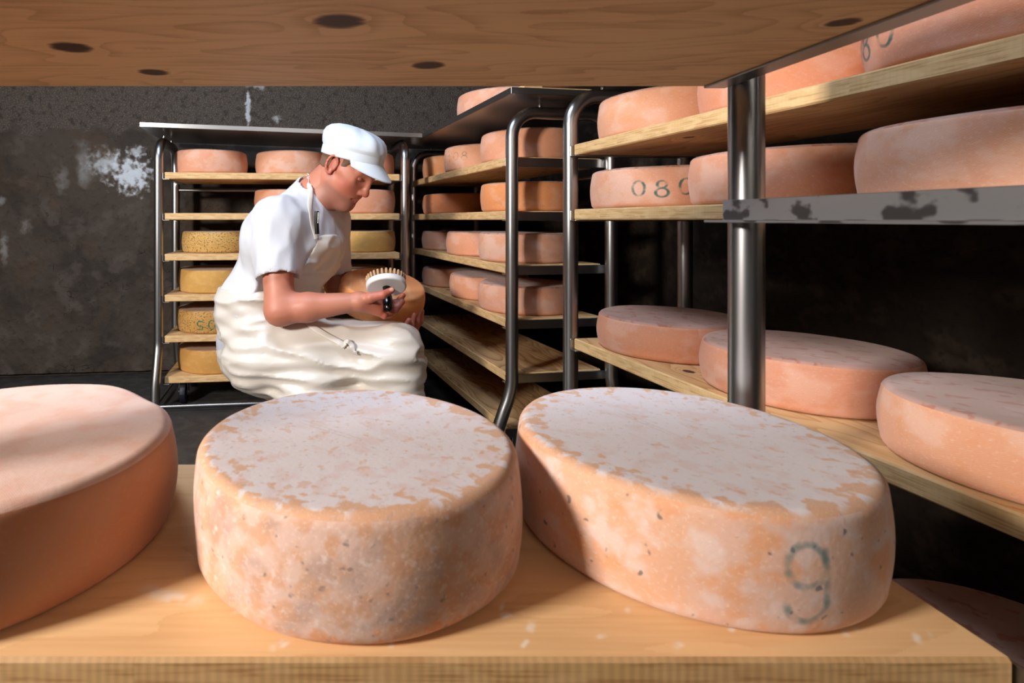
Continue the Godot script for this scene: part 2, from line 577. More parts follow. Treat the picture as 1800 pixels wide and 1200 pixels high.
func blob(p: Paint, mask: PackedByteArray, cx: float, cy: float, rx: float, ry: float, c: Color, much: float, soft := 0.5) -> void:
	# a ragged patch of plaster or damp on a wall
	for y in range(maxi(0, int(cy - ry * 1.6)), mini(p.h, int(cy + ry * 1.6))):
		for x in range(maxi(0, int(cx - rx * 1.6)), mini(p.w, int(cx + rx * 1.6))):
			var d := Vector2((x - cx) / rx, (y - cy) / ry).length()
			var n := mask[y * p.w + x] / 255.0
			var a := smoothstep(0.5 - soft * 0.5, 0.5 + soft * 0.5, 1.02 - d + (n - 0.5) * 0.95) * much
			if a > 0.01:
				var j := (y * p.w + x) * 3
				p.px[j] = int(lerpf(p.px[j], c.r * 255.0, a))
				p.px[j + 1] = int(lerpf(p.px[j + 1], c.g * 255.0, a))
				p.px[j + 2] = int(lerpf(p.px[j + 2], c.b * 255.0, a))

func make_walls() -> void:
	# back wall: 3.2 m x 1.6 m of old cement, the coarse aggregate laid bare above 1.16 m
	var W := 1536
	var H := 768
	var a := noise(101, 0.004, W, H, 5)
	var b := noise(102, 0.013, W, H, 5)
	var c := noise(103, 0.05, W, H, 4)
	var d := noise(104, 0.3, W, H, 2)
	var e := noise(105, 0.30, W, H, 3, FastNoiseLite.TYPE_CELLULAR)
	var p := Paint.new(W, H, Color(0.235, 0.195, 0.158))
	p.layer(a, 0.4, 0.75, Color(0.15, 0.122, 0.10), 0.85)
	p.layer(b, 0.55, 0.8, Color(0.30, 0.265, 0.24), 0.6)
	p.layer(noise(106, 0.006, W, H, 4), 0.6, 0.8, Color(0.27, 0.195, 0.13), 0.4)
	p.layer(c, 0.66, 0.86, Color(0.12, 0.10, 0.09), 0.45)
	p.layer(d, 0.75, 0.95, Color(0.40, 0.36, 0.33), 0.35)
	# cracks
	var n := FastNoiseLite.new()
	n.seed = 9
	n.frequency = 0.006
	n.fractal_octaves = 4
	var cr := n.get_image(W, H, false, false, true).get_data()
	var crack := PackedByteArray()
	crack.resize(W * H)
	for i in W * H:
		crack[i] = 255 if absi(cr[i] - 128) < 1 and a[i] > 120 else 0
	p.layer(crack, 0.4, 0.6, Color(0.08, 0.065, 0.055), 0.75)
	# the aggregate band
	var up := PackedByteArray()
	up.resize(W * H)
	var hgt := PackedByteArray()
	hgt.resize(W * H)
	var i := 0
	for y in H:
		var hy := 1.6 * (1.0 - float(y) / H)
		for x in W:
			var m := smoothstep(-0.02, 0.02, hy - 1.165 + (b[i] / 255.0 - 0.5) * 0.09)
			up[i] = int(m * 255.0)
			hgt[i] = clampi(int(lerpf(150.0 + (b[i] - 128) * 0.35 + (c[i] - 128) * 0.3 - (60.0 if crack[i] else 0.0), 60.0 + d[i] * 0.35 + e[i] * 0.3, m)), 0, 255)
			i += 1
	p.layer(up, 0.3, 0.7, Color(0.235, 0.205, 0.18), 0.9)
	var pebble := PackedByteArray()
	pebble.resize(W * H)
	for k in W * H:
		pebble[k] = int(up[k] * (255 - e[k]) / 255.0)
	p.layer(pebble, 0.5, 0.85, Color(0.40, 0.36, 0.32), 0.55)
	for k in W * H:
		pebble[k] = up[k] * d[k] / 255
	p.layer(pebble, 0.62, 0.8, Color(0.55, 0.50, 0.46), 0.55)
	for k in W * H:
		pebble[k] = up[k] * (255 - c[k]) / 255
	p.layer(pebble, 0.56, 0.85, Color(0.09, 0.075, 0.06), 0.5)
	# patches of white limewash that are left
	var wht := Color(0.74, 0.77, 0.80)
	var k2 := W / 3.2
	blob(p, c, 1.10 * k2, H - 0.97 * H / 1.6, 74, 66, wht, 1.0, 0.6)
	blob(p, c, 0.98 * k2, H - 1.02 * H / 1.6, 60, 46, wht, 0.75, 0.9)
	blob(p, b, 0.88 * k2, H - 1.02 * H / 1.6, 22, 60, wht, 0.35, 0.9)
	blob(p, c, 1.12 * k2, H - 1.08 * H / 1.6, 36, 20, wht, 0.7)
	blob(p, c, 0.78 * k2, H - 0.94 * H / 1.6, 22, 44, wht, 0.3, 0.9)
	blob(p, c, 0.50 * k2, H - 0.84 * H / 1.6, 18, 14, wht, 0.45, 0.9)
	blob(p, c, 0.52 * k2, H - 0.62 * H / 1.6, 14, 46, wht, 0.4, 0.9)
	blob(p, c, 0.62 * k2, H - 0.72 * H / 1.6, 18, 24, wht, 0.3, 0.9)
	blob(p, c, 1.655 * k2, H - 1.30 * H / 1.6, 10, 66, wht, 0.85)
	blob(p, c, 1.70 * k2, H - 1.42 * H / 1.6, 34, 18, wht, 0.7, 0.8)
	blob(p, c, 1.80 * k2, H - 1.25 * H / 1.6, 16, 12, wht, 0.7, 0.8)
	M.wall = textured(p.texture(), 0.85, grey(W, H, hgt), 1.1)
	M.wall_relief = hgt
	var q := Paint.new(512, 512, Color(0.155, 0.128, 0.105))
	var s := noise(111, 0.02, 512, 512, 5)
	q.layer(s, 0.5, 0.8, Color(0.23, 0.19, 0.155), 0.8)
	q.layer(noise(112, 0.08, 512, 512, 3), 0.6, 0.8, Color(0.12, 0.10, 0.085), 0.6)
	var dark := textured(q.texture(), 0.85, grey(512, 512, s), 1.0)
	dark.metallic_specular = 0.25
	dark.uv1_triplanar = true
	dark.uv1_scale = Vector3(0.9, 0.9, 0.9)
	dark.texture_repeat = true
	M.dark_wall = dark
	var fq := Paint.new(512, 512, Color(0.22, 0.21, 0.20))
	fq.layer(s, 0.4, 0.7, Color(0.28, 0.265, 0.25), 0.7)
	fq.layer(noise(113, 0.2, 512, 512, 2), 0.6, 0.85, Color(0.14, 0.13, 0.125), 0.5)
	var fl := textured(fq.texture(), 0.55, grey(512, 512, s), 0.3)
	fl.uv1_triplanar = true
	fl.uv1_scale = Vector3(1.1, 1.1, 1.1)
	M.floor = fl

# ---------------------------------------------------------------- the room
func build_room() -> void:
	var st := new_mesh()
	box(st, Vector3(-2.3, -0.12, -3.3), Vector3(2.6, 0.0, 1.7))
	structure("floor", st, M.floor, "dark grey worn concrete floor of the cellar", "floor")
	st = new_mesh()
	box(st, Vector3(-2.3, 2.32, -3.3), Vector3(2.6, 2.44, 1.7))
	structure("ceiling", st, M.dark_wall, "dark concrete ceiling over the cellar", "ceiling")
	st = new_mesh()
	box(st, Vector3(-2.3, 0.0, -3.3), Vector3(-2.15, 2.32, 1.7))
	structure("wall_left", st, M.dark_wall, "dark rough side wall of the cellar across from the racks", "wall")
	st = new_mesh()
	box(st, Vector3(-2.15, 0.0, 1.55), Vector3(2.6, 2.32, 1.7))
	structure("wall_front", st, M.dark_wall, "dark rough wall behind the viewer", "wall")
	# side wall behind the two side trolleys, at their angle
	st = new_mesh()
	box(st, Vector3(-2.6, 0.0, -0.14), Vector3(2.6, 2.32, 0.0))
	var w := structure("wall_right", st, M.dark_wall, "dark brown rough side wall behind the two racks along it", "wall")
	w.position = Vector3(0.50 + 0.99 * 0.66, 0, -1.45)
	w.rotation.y = atan2(-0.987, 0.15)
	# back wall: a relief of cement and aggregate over a slab
	st = new_mesh()
	var pos := []
	var uvs := []
	var hgt: PackedByteArray = M.wall_relief
	for r in 116:
		var y := 2.32 - r * 0.02
		y = maxf(y, 0.0)
		var row := PackedVector3Array()
		var ur := PackedVector2Array()
		for c in 221:
			var x := c * 0.02
			var tx := clampi(int(x / 3.2 * 1536.0) % 1536, 0, 1535)
			var ty := clampi(int((1.0 - fposmod(y, 1.6) / 1.6) * 767.0), 0, 767)
			row.append(Vector3(x, y, (hgt[ty * 1536 + tx] / 255.0 - 0.5) * 0.022))
			ur.append(Vector2(x / 3.2, 1.0 - y / 1.6))
		pos.append(row)
		uvs.append(ur)
	grid(st, pos, uvs, false, true)
	box(st, Vector3(0.0, 0.0, -0.16), Vector3(4.4, 2.32, -0.03))
	w = structure("wall_back", st, M.wall, "dark stained cement back wall with bare aggregate band and white limewash patches", "wall")
	w.position = Vector3(-2.15, 0, -2.545)
	w.rotation.y = atan(0.105)

# ---------------------------------------------------------------- the trolleys
const DEPTH := 0.325
const TUBE := 0.0185
var racks := {}

func level(i: int) -> float:        # height of the i-th pair of rails, from the top
	return EYE + 0.163 - SHELF_STEP * (i - 1)

func rack(key: String, where: Vector2, along: Vector2, L: float, tray: Array, label: String, tilt := 0.0) -> void:
	var t := thing("shelf_trolley", label, "rack", Vector3(where.x, 0, -where.y), "stainless steel cheese trolleys")
	t.rotation.y = atan2(along.y, along.x)
	racks[key] = {"node": t, "L": L}
	for e in 2:
		var x := L * e
		var path := PackedVector3Array([Vector3(x, 0.002, 0.058), Vector3(x, 0.03, 0.058), Vector3(x, 0.17, 0.022)])
		arc(path, Vector3(x, 0.215, -0.06), Vector3(0, 0, 1), Vector3(0, 1, 0), 0.06 + 0.021, -0.18, 0.0, 4)
		for k in range(3, path.size()): path[k] = Vector3(x, path[k].y + 0.015, minf(path[k].z - 0.021, 0.022) if k < 7 else 0.0)
		path = PackedVector3Array([Vector3(x, 0.002, 0.060), Vector3(x, 0.10, 0.055), Vector3(x, 0.19, 0.022), Vector3(x, 0.215, 0.012), Vector3(x, 0.24, 0.005), Vector3(x, 0.27, 0.0), Vector3(x, 0.6, 0.0), Vector3(x, 0.985, 0.0)])
		arc(path, Vector3(x, 0.995, -0.075), Vector3(0, 0, 1), Vector3(0, 1, 0), 0.075, 0.0, PI / 2, 8)
		arc(path, Vector3(x, 0.995, -DEPTH + 0.075), Vector3(0, 0, 1), Vector3(0, 1, 0), 0.075, PI / 2, PI, 8)
		for q in [Vector3(x, 0.985, -DEPTH), Vector3(x, 0.6, -DEPTH), Vector3(x, 0.27, -DEPTH), Vector3(x, 0.24, -DEPTH - 0.005), Vector3(x, 0.215, -DEPTH - 0.012), Vector3(x, 0.19, -DEPTH - 0.022), Vector3(x, 0.10, -DEPTH - 0.055), Vector3(x, 0.002, -DEPTH - 0.060)]:
			path.append(q)
		var st := new_mesh()
		tube(st, path, TUBE, 20)
		put("end_frame", st, M.steel, t)
		for z in [-0.09, -DEPTH + 0.09]:
			st = new_mesh()
			tube(st, PackedVector3Array([Vector3(x, 1.086, z), Vector3(x, 1.099, z)]), 0.0035, 8)
			tube(st, PackedVector3Array([Vector3(x, 1.088, z), Vector3(x, 1.094, z)]), 0.006, 8)
			put("pin", st, M.bolt, t)
		var s := 1.0 if e == 0 else -1.0
		for i in range(1, 7):
			if (key == "front" or key == "side") and i in [3, 5]: continue
			var y := level(i)
			st = new_mesh()
			var x0 := x + s * (TUBE - 0.001)
			box(st, Vector3(minf(x0, x0 + s * 0.003), y - 0.003, -DEPTH - 0.012), Vector3(maxf(x0, x0 + s * 0.003), y + 0.024, 0.012), 0.0008)
			box(st, Vector3(minf(x0, x0 + s * 0.026), y - 0.003, -DEPTH - 0.012), Vector3(maxf(x0, x0 + s * 0.026), y, 0.012), 0.0008)
			put("rail", st, M.worn_steel if key == "front" and i == 2 else M.steel, t)
		st = new_mesh()
		tube(st, PackedVector3Array([Vector3(x, 0.02, 0.045), Vector3(x, 0.02, -DEPTH - 0.045)]), 0.006, 8)
		put("foot_bar", st, M.steel, t)
	for z in [0.058, -DEPTH - 0.058]:
		var st := new_mesh()
		tube(st, PackedVector3Array([Vector3(0, 0.022, z), Vector3(L, 0.022, z)]), 0.006, 10)
		put("cross_rod", st, M.steel, t)
	if key != "front":
		var sb := new_mesh()
		tube(sb, PackedVector3Array([Vector3(0, 0.885, -DEPTH), Vector3(L, 0.885, -DEPTH)]), 0.008, 10)
		put("back_rod", sb, M.steel, t)
	for x in [0.09, L - 0.09]:
		for z in [-0.05, -DEPTH + 0.05]:
			var st := new_mesh()
			var pp := PackedVector3Array()
			for k in [[-0.013, 0.03], [-0.013, 0.042], [-0.009, 0.047], [0.009, 0.047], [0.013, 0.042], [0.013, 0.03]]:
				pp.append(Vector3(k[0], k[1], 0))
			var rows := []
			for a in 25:
				var row := PackedVector3Array()
				for k in pp:
					row.append(Vector3(x + k.x, 0.047 + k.y * sin(TAU * a / 24.0), z + k.y * cos(TAU * a / 24.0)))
				rows.append(row)
			grid(st, rows, [], false, (rows[0][3] - rows[0][2]).cross(rows[1][2] - rows[0][2]).dot(rows[0][2] - Vector3(x, 0.047, z)) < 0.0)
			tube(st, PackedVector3Array([Vector3(x - 0.012, 0.047, z), Vector3(x + 0.012, 0.047, z)]), 0.031, 20)
			var wheel := put("caster", st, M.rubber, t)
			st = new_mesh()
			for s in [-1.0, 1.0]:
				box(st, Vector3(x + s * 0.017 - 0.0015, 0.035, z - 0.014), Vector3(x + s * 0.017 + 0.0015, 0.092, z + 0.014), 0.0008)
				tube(st, PackedVector3Array([Vector3(x + s * 0.012, 0.047, z), Vector3(x + s * 0.021, 0.047, z)]), 0.007, 10)
			box(st, Vector3(x - 0.019, 0.09, z - 0.02), Vector3(x + 0.019, 0.0945, z + 0.02), 0.0008)
			put("fork", st, M.steel, wheel)
	# the sheet steel tray on the pins; the front trolley has none
	if tray.is_empty(): return
	var st2 := new_mesh()
	box(st2, Vector3(-tray[0], 1.099, -DEPTH - 0.055), Vector3(L + tray[1], 1.101, 0.055), 0.0005)
	for z in [-DEPTH - 0.055, 0.052]:
		box(st2, Vector3(-tray[0], 1.099, z), Vector3(L + tray[1], 1.117, z + 0.003), 0.0008)
	for x in [-tray[0], L + tray[1] - 0.003]:
		box(st2, Vector3(x, 1.099, -DEPTH - 0.055), Vector3(x + 0.003, 1.117, 0.055), 0.0008)
	var tr := put("tray", st2, M.steel, t)
	if tilt != 0.0:
		tr.transform = Transform3D(Basis(Vector3.BACK, tilt), Vector3(L * 0.5, 1.099, 0)) * Transform3D(Basis(), Vector3(-L * 0.5, -1.099, 0))

func build_racks() -> void:
	rack("front", Vector2(-0.585, 0.335), Vector2(1, 0), 1.06, [], "steel trolley close to the viewer, framing the scene, three big wheels on it")
	rack("side", Vector2(0.569, 1.42), Vector2(0.138, -0.99), 1.06, [0.045, 0.05], "steel trolley along the dark side wall, behind the post of the front trolley")
	rack("facing", Vector2(0.310, 2.686), Vector2(0.163, -0.987), 1.06, [0.03, 0.11], "steel trolley facing the seated person, its two lowest planks empty")
	rack("back", Vector2(-0.764, 2.2), Vector2(0.9945, 0.1044), 1.0, [0.06, 0.062], "steel trolley by the back wall behind the seated person, yellow wheels below", -0.022)

func on_rack(key: String, x: float, y: float, z: float) -> Vector3:
	return (racks[key].node as Node3D).transform * Vector3(x, y, z)

# ---------------------------------------------------------------- the planks
func plank_mesh(L: float, D: float, T: float, face: Material, sd: int) -> ArrayMesh:
	var st := new_mesh()
	var b := 0.0025
	var x1 := L
	var u := func(x: float, z: float) -> Vector2: return Vector2(x / 1.08, z / 0.33 + 0.02)
	for s in [0.0, 1.0]:
		var y: float = T * s
		var q := [Vector3(b, y, -b), Vector3(x1 - b, y, -b), Vector3(x1 - b, y, -D + b), Vector3(b, y, -D + b)]
		var uv := []
		for p in q: uv.append(u.call(p.x, -p.z))
		quad(st, q[0], q[1], q[2], q[3], Vector3(0, 1 if s > 0.5 else -1, 0), uv)
	var am := st.commit()
	am.surface_set_material(0, face)
	st = new_mesh()
	var off := sd * 0.13
	var ring_ := [[Vector3(0, 0, 0), Vector3(L, 0, 0), Vector3(0, 0, 1)], [Vector3(L, 0, 0), Vector3(L, 0, -D), Vector3(1, 0, 0)], [Vector3(L, 0, -D), Vector3(0, 0, -D), Vector3(0, 0, -1)], [Vector3(0, 0, -D), Vector3(0, 0, 0), Vector3(-1, 0, 0)]]
	for r in ring_:
		var a: Vector3 = r[0]
		var c: Vector3 = r[1]
		var n: Vector3 = r[2]
		var d := (c - a).normalized()
		var len := a.distance_to(c)
		var ux := Vector2(off, 0)
		var uy := Vector2(off + len / 0.5, 0)
		quad(st, a + d * b + Vector3(0, b, 0), c - d * b + Vector3(0, b, 0), c - d * b + Vector3(0, T - b, 0), a + d * b + Vector3(0, T - b, 0), n, [ux + Vector2(0, 0.95), uy + Vector2(0, 0.95), uy + Vector2(0, 0.05), ux + Vector2(0, 0.05)])
		for s in [0.0, 1.0]:
			var y0: float = b if s < 0.5 else T - b
			var y1: float = T * s
			quad(st, a + d * b + Vector3(0, y0, 0), c - d * b + Vector3(0, y0, 0), c - d * b - n * b + Vector3(0, y1, 0), a + d * b - n * b + Vector3(0, y1, 0), (n + Vector3(0, s * 2 - 1, 0)).normalized(), [ux, uy, uy, ux])
	for cx in [[0.0, 0.0, -1.0, 1.0], [L, 0.0, 1.0, 1.0], [L, -D, 1.0, -1.0], [0.0, -D, -1.0, -1.0]]:
		var n := Vector3(cx[2], 0, cx[3]).normalized()
		var a := Vector3(cx[0] - cx[2] * b, 0, cx[1])
		var c := Vector3(cx[0], 0, cx[1] - cx[3] * b)
		quad(st, a + Vector3(0, b, 0), c + Vector3(0, b, 0), c + Vector3(0, T - b, 0), a + Vector3(0, T - b, 0), n)
		for s in [0.0, 1.0]:
			var y0: float = b if s < 0.5 else T - b
			tri(st, a + Vector3(0, y0, 0), c + Vector3(0, y0, 0), Vector3(cx[0] - cx[2] * b, T * s, cx[1] - cx[3] * b), (n + Vector3(0, s * 2 - 1, 0)).normalized())
	st.commit(am)
	am.surface_set_material(1, M.wood_edge_shaded if face == M.wood_front else M.wood_edge)
	return am

func plank(key: String, lv: int, label: String, face: Material, z0 := 0.004, D := 0.31, T := 0.027, tilt := 0.0) -> void:
	var L: float = racks[key].L
	var o := put("shelf_plank", plank_mesh(L - 0.046, D, T, face, lv + key.length()), null)
	o.transform = (racks[key].node as Node3D).transform * Transform3D(Basis(Vector3.BACK, tilt), Vector3(0.023, level(lv), z0))
	tag(o, label, "plank", "wooden shelf planks of the trolleys")

func build_planks() -> void:
	var w: Array = M.wood
	plank("front", 1, "knotty brown pine plank overhead, across the top of the picture", M.wood_top, -0.066, 0.274)
	plank("front", 4, "broad pine plank carrying the three big wheels close to the viewer", M.wood_front, -0.039, 0.300, 0.029)
	plank("side", 1, "topmost pine plank of the trolley along the dark side wall", w[0])
	plank("side", 2, "eye-level pine plank of the side wall trolley, seen edge on", w[2])
	plank("side", 4, "pine plank of the side wall trolley seen from above, three dusky wheels on it", w[0])
	plank("side", 6, "lowest pine plank of the side wall trolley, half hidden by the front trolley", w[1])
	plank("facing", 1, "topmost pine plank of the trolley facing the person", w[0])
	plank("facing", 2, "eye-level pine plank of the trolley facing the person, two wheels on it", w[1])
	plank("facing", 3, "third pine plank of the trolley facing the person, three pale wheels on it", w[2])
	plank("facing", 4, "fourth pine plank of the trolley facing the person, level with the held wheel", w[0])
	plank("facing", 5, "empty ring-stained plank, upper of two, on the trolley facing the person", M.wood_stained)
	plank("facing", 6, "empty stained plank, lowest on the trolley facing the person", M.wood_stained, 0.004, 0.31, 0.027)
	plank("back", 1, "topmost pine plank of the trolley behind the person, level with the cap", w[2])
	plank("back", 2, "second pine plank behind the person, its end beside the face", w[0])
	plank("back", 3, "third pine plank behind the person, under an herb-flecked yellow wheel", w[1])
	plank("back", 4, "fourth pine plank behind the person, at elbow height, under a plain yellow wheel", w[2])
	plank("back", 5, "fifth pine plank behind the person, under the wheel marked in green", w[0])
	plank("back", 6, "lowest pine plank behind the person, above the caster", w[1])
	# a loose plank laid across the tray of the facing trolley
	var o := put("loose_plank", plank_mesh(0.34, 0.12, 0.027, w[0], 3), null)
	o.transform = (racks.facing.node as Node3D).transform * Transform3D(Basis(Vector3.UP, PI / 2 + 0.10), Vector3(1.158, 1.1015, 0.012))
	tag(o, "short pine plank lying on the steel tray of the facing trolley", "plank")

# ---------------------------------------------------------------- the cheese wheels
func cheese_mesh(R: float, H: float, edge: float, bulge: float, sd: int, segs: int, wobble: float, side: Material, top: Material, sag := 0.0) -> ArrayMesh:
	var n := FastNoiseLite.new()
	n.seed = sd
	n.frequency = 5.0
	n.fractal_octaves = 2
	var prof := PackedVector2Array()          # radius, height
	for f in [0.0, 0.2, 0.4, 0.6, 0.8, 0.92]:
		prof.append(Vector2((R - edge) * f, H - 0.0015 * (1.0 - f * f) * R / 0.15))
	var top_end := prof.size()
	var es := 5
	for k in es + 1:
		var a := PI / 2 * (1.0 - float(k) / es)
		prof.append(Vector2(R - edge + edge * cos(a), H - edge + edge * sin(a)))
	for k in range(1, 6):
		var f := k / 6.0
		prof.append(Vector2(R + bulge * sin(f * PI), lerpf(H - edge, edge, f)))
	for k in es + 1:
		var a := -PI / 2 * float(k) / es
		prof.append(Vector2(R - edge + edge * cos(a), edge + edge * sin(a)))
	var side_end := prof.size()
	for f in [0.6, 0.0]:
		prof.append(Vector2((R - edge) * f, 0.0))
	var pos := []
	for k in prof.size():
		var row := PackedVector3Array()
		for s in segs + 1:
			var a := TAU * s / segs + PI / 2          # u = 0 looks along -z, u = 0.5 along +z, as seen from outside u grows rightwards
			var dir := Vector3(cos(a), 0, -sin(a))
			var p := dir * prof[k].x + Vector3(0, prof[k].y, 0)
			var w := n.get_noise_3dv(p) * wobble * minf(prof[k].x / R, 1.0)
			p += dir * w
			if k < side_end - 2 and prof[k].y > edge:
				p.y += n.get_noise_3dv(p * 0.7 + Vector3(3, 0, 0)) * wobble * 0.8
			if sag > 0.0 and prof[k].y > H * 0.5:
				var d := wrapf(a - (PI * 0.27), -PI, PI)
				p.y -= sag * exp(-d * d * 16.0) * smoothstep(0.55, 1.0, prof[k].x / R)
			row.append(p)
		pos.append(row)
	var arcl := 0.0
	var v := PackedFloat32Array()
	for k in range(top_end, side_end):
		if k > top_end: arcl += prof[k].distance_to(prof[k - 1])
		v.append(arcl)
	var uv_side := []
	var uv_top := []
	for k in prof.size():
		var ru := PackedVector2Array()
		var rt := PackedVector2Array()
		for s in segs + 1:
			ru.append(Vector2(float(s) / segs, 0.012 + 0.976 * v[clampi(k - top_end, 0, v.size() - 1)] / arcl))
			rt.append(Vector2(0.5 + pos[k][s].x / (2.04 * R), 0.5 + pos[k][s].z / (2.04 * R)))
		uv_side.append(ru)
		uv_top.append(rt)
	var am := ArrayMesh.new()
	var flip: bool = (pos[12][1] - pos[12][segs - 1]).cross(pos[13][0] - pos[11][0]).dot(pos[12][0]) < 0.0
	# one sheet for the normals, cut in three surfaces
	var cuts := [[0, top_end + 3, uv_top, top], [top_end + 3, side_end - 1, uv_side, side], [side_end - 2, prof.size() - 1, uv_top, top]]
	for c in cuts:
		var st := new_mesh()
		sheet_rows(st, pos, c[2], c[0], c[1], flip)
		st.commit(am)
		am.surface_set_material(am.get_surface_count() - 1, c[3])
	return am

func sheet_rows(st: SurfaceTool, pos: Array, uvs: Array, r0: int, r1: int, flip: bool) -> void:
	var C: int = pos[0].size()
	var R := pos.size()
	var nor := {}
	for r in range(r0, r1 + 1):
		var row := PackedVector3Array()
		for c in C:
			var du: Vector3 = pos[r][c + 1 if c < C - 1 else 1] - pos[r][c - 1 if c > 0 else C - 2]
			var dv: Vector3 = pos[mini(r + 1, R - 1)][c] - pos[maxi(r - 1, 0)][c]
			var n := du.cross(dv)
			if n.length() < 1e-12:
				row.append(Vector3.UP if r == 0 else Vector3.DOWN)
			else:
				row.append(n.normalized() * (-1.0 if flip else 1.0))
		nor[r] = row
	for r in range(r0, r1):
		for c in C - 1:
			var a: Vector3 = pos[r][c]
			var b: Vector3 = pos[r][c + 1]
			var d: Vector3 = pos[r + 1][c + 1]
			var e: Vector3 = pos[r + 1][c]
			var n: Vector3 = nor[r][c] + nor[r + 1][c + 1]
			var ids := [r, c, r, c + 1, r + 1, c + 1, r, c, r + 1, c + 1, r + 1, c]
			if ((b - a).cross(d - a) + (d - a).cross(e - a)).dot(n) > 0.0:
				ids = [r, c, r + 1, c + 1, r, c + 1, r, c, r + 1, c, r + 1, c + 1]
			for k in 6:
				var i: int = ids[k * 2]
				var j: int = ids[k * 2 + 1]
				st.set_normal(nor[i][j])
				st.set_uv(uvs[i][j])
				st.add_vertex(pos[i][j])

var rind_cache := {}
func rind(sheet: String, tint := Color.WHITE) -> StandardMaterial3D:
	var key := sheet + str(tint)
	if not rind_cache.has(key):
		if not rind_cache.has("t:" + sheet): rind_cache["t:" + sheet] = (sheets[sheet] as Paint).texture()
		var front := sheet.begins_with("front")
		var top := sheet.contains("top")
		var m := textured(rind_cache["t:" + sheet], 0.72)
		m.albedo_color = tint
		m.heightmap_enabled = true
		m.heightmap_texture = (sheets.front_top_bump if top else sheets.front_bump) if front else sheets.bump
		m.heightmap_scale = (0.035 if top else 0.05) if front else 0.05
		m.rim_enabled = true
		m.rim = 0.35
		m.rim_tint = 0.3
		m.subsurf_scatter_enabled = true
		m.subsurf_scatter_strength = 0.05
		rind_cache[key] = m
	return rind_cache[key]

func cheese(mesh: Mesh, where: Vector3, turn: float, label: String, group: String) -> MeshInstance3D:
	var o := put("cheese_wheel", mesh, null)
	o.position = where
	o.rotation.y = turn
	tag(o, label, "cheese", group)
	return o

func shelf_cheese(key: String, lv: int, x: float, z: float, R: float, H: float, kind: String, tint: Color, turn: float, label: String, group: String) -> MeshInstance3D:
	var top := "top_yellow" if kind.begins_with("yellow") or kind.begins_with("herb") else "top"
	var mesh := cheese_mesh(R, H, 0.011 if kind != "yellow" else 0.007, 0.004, hash(label) % 997, 56, 0.0022, rind(kind, tint), rind(top, tint))
	return cheese(mesh, on_rack(key, x, level(lv) + 0.0275, -z), turn + (racks[key].node as Node3D).rotation.y, label, group)

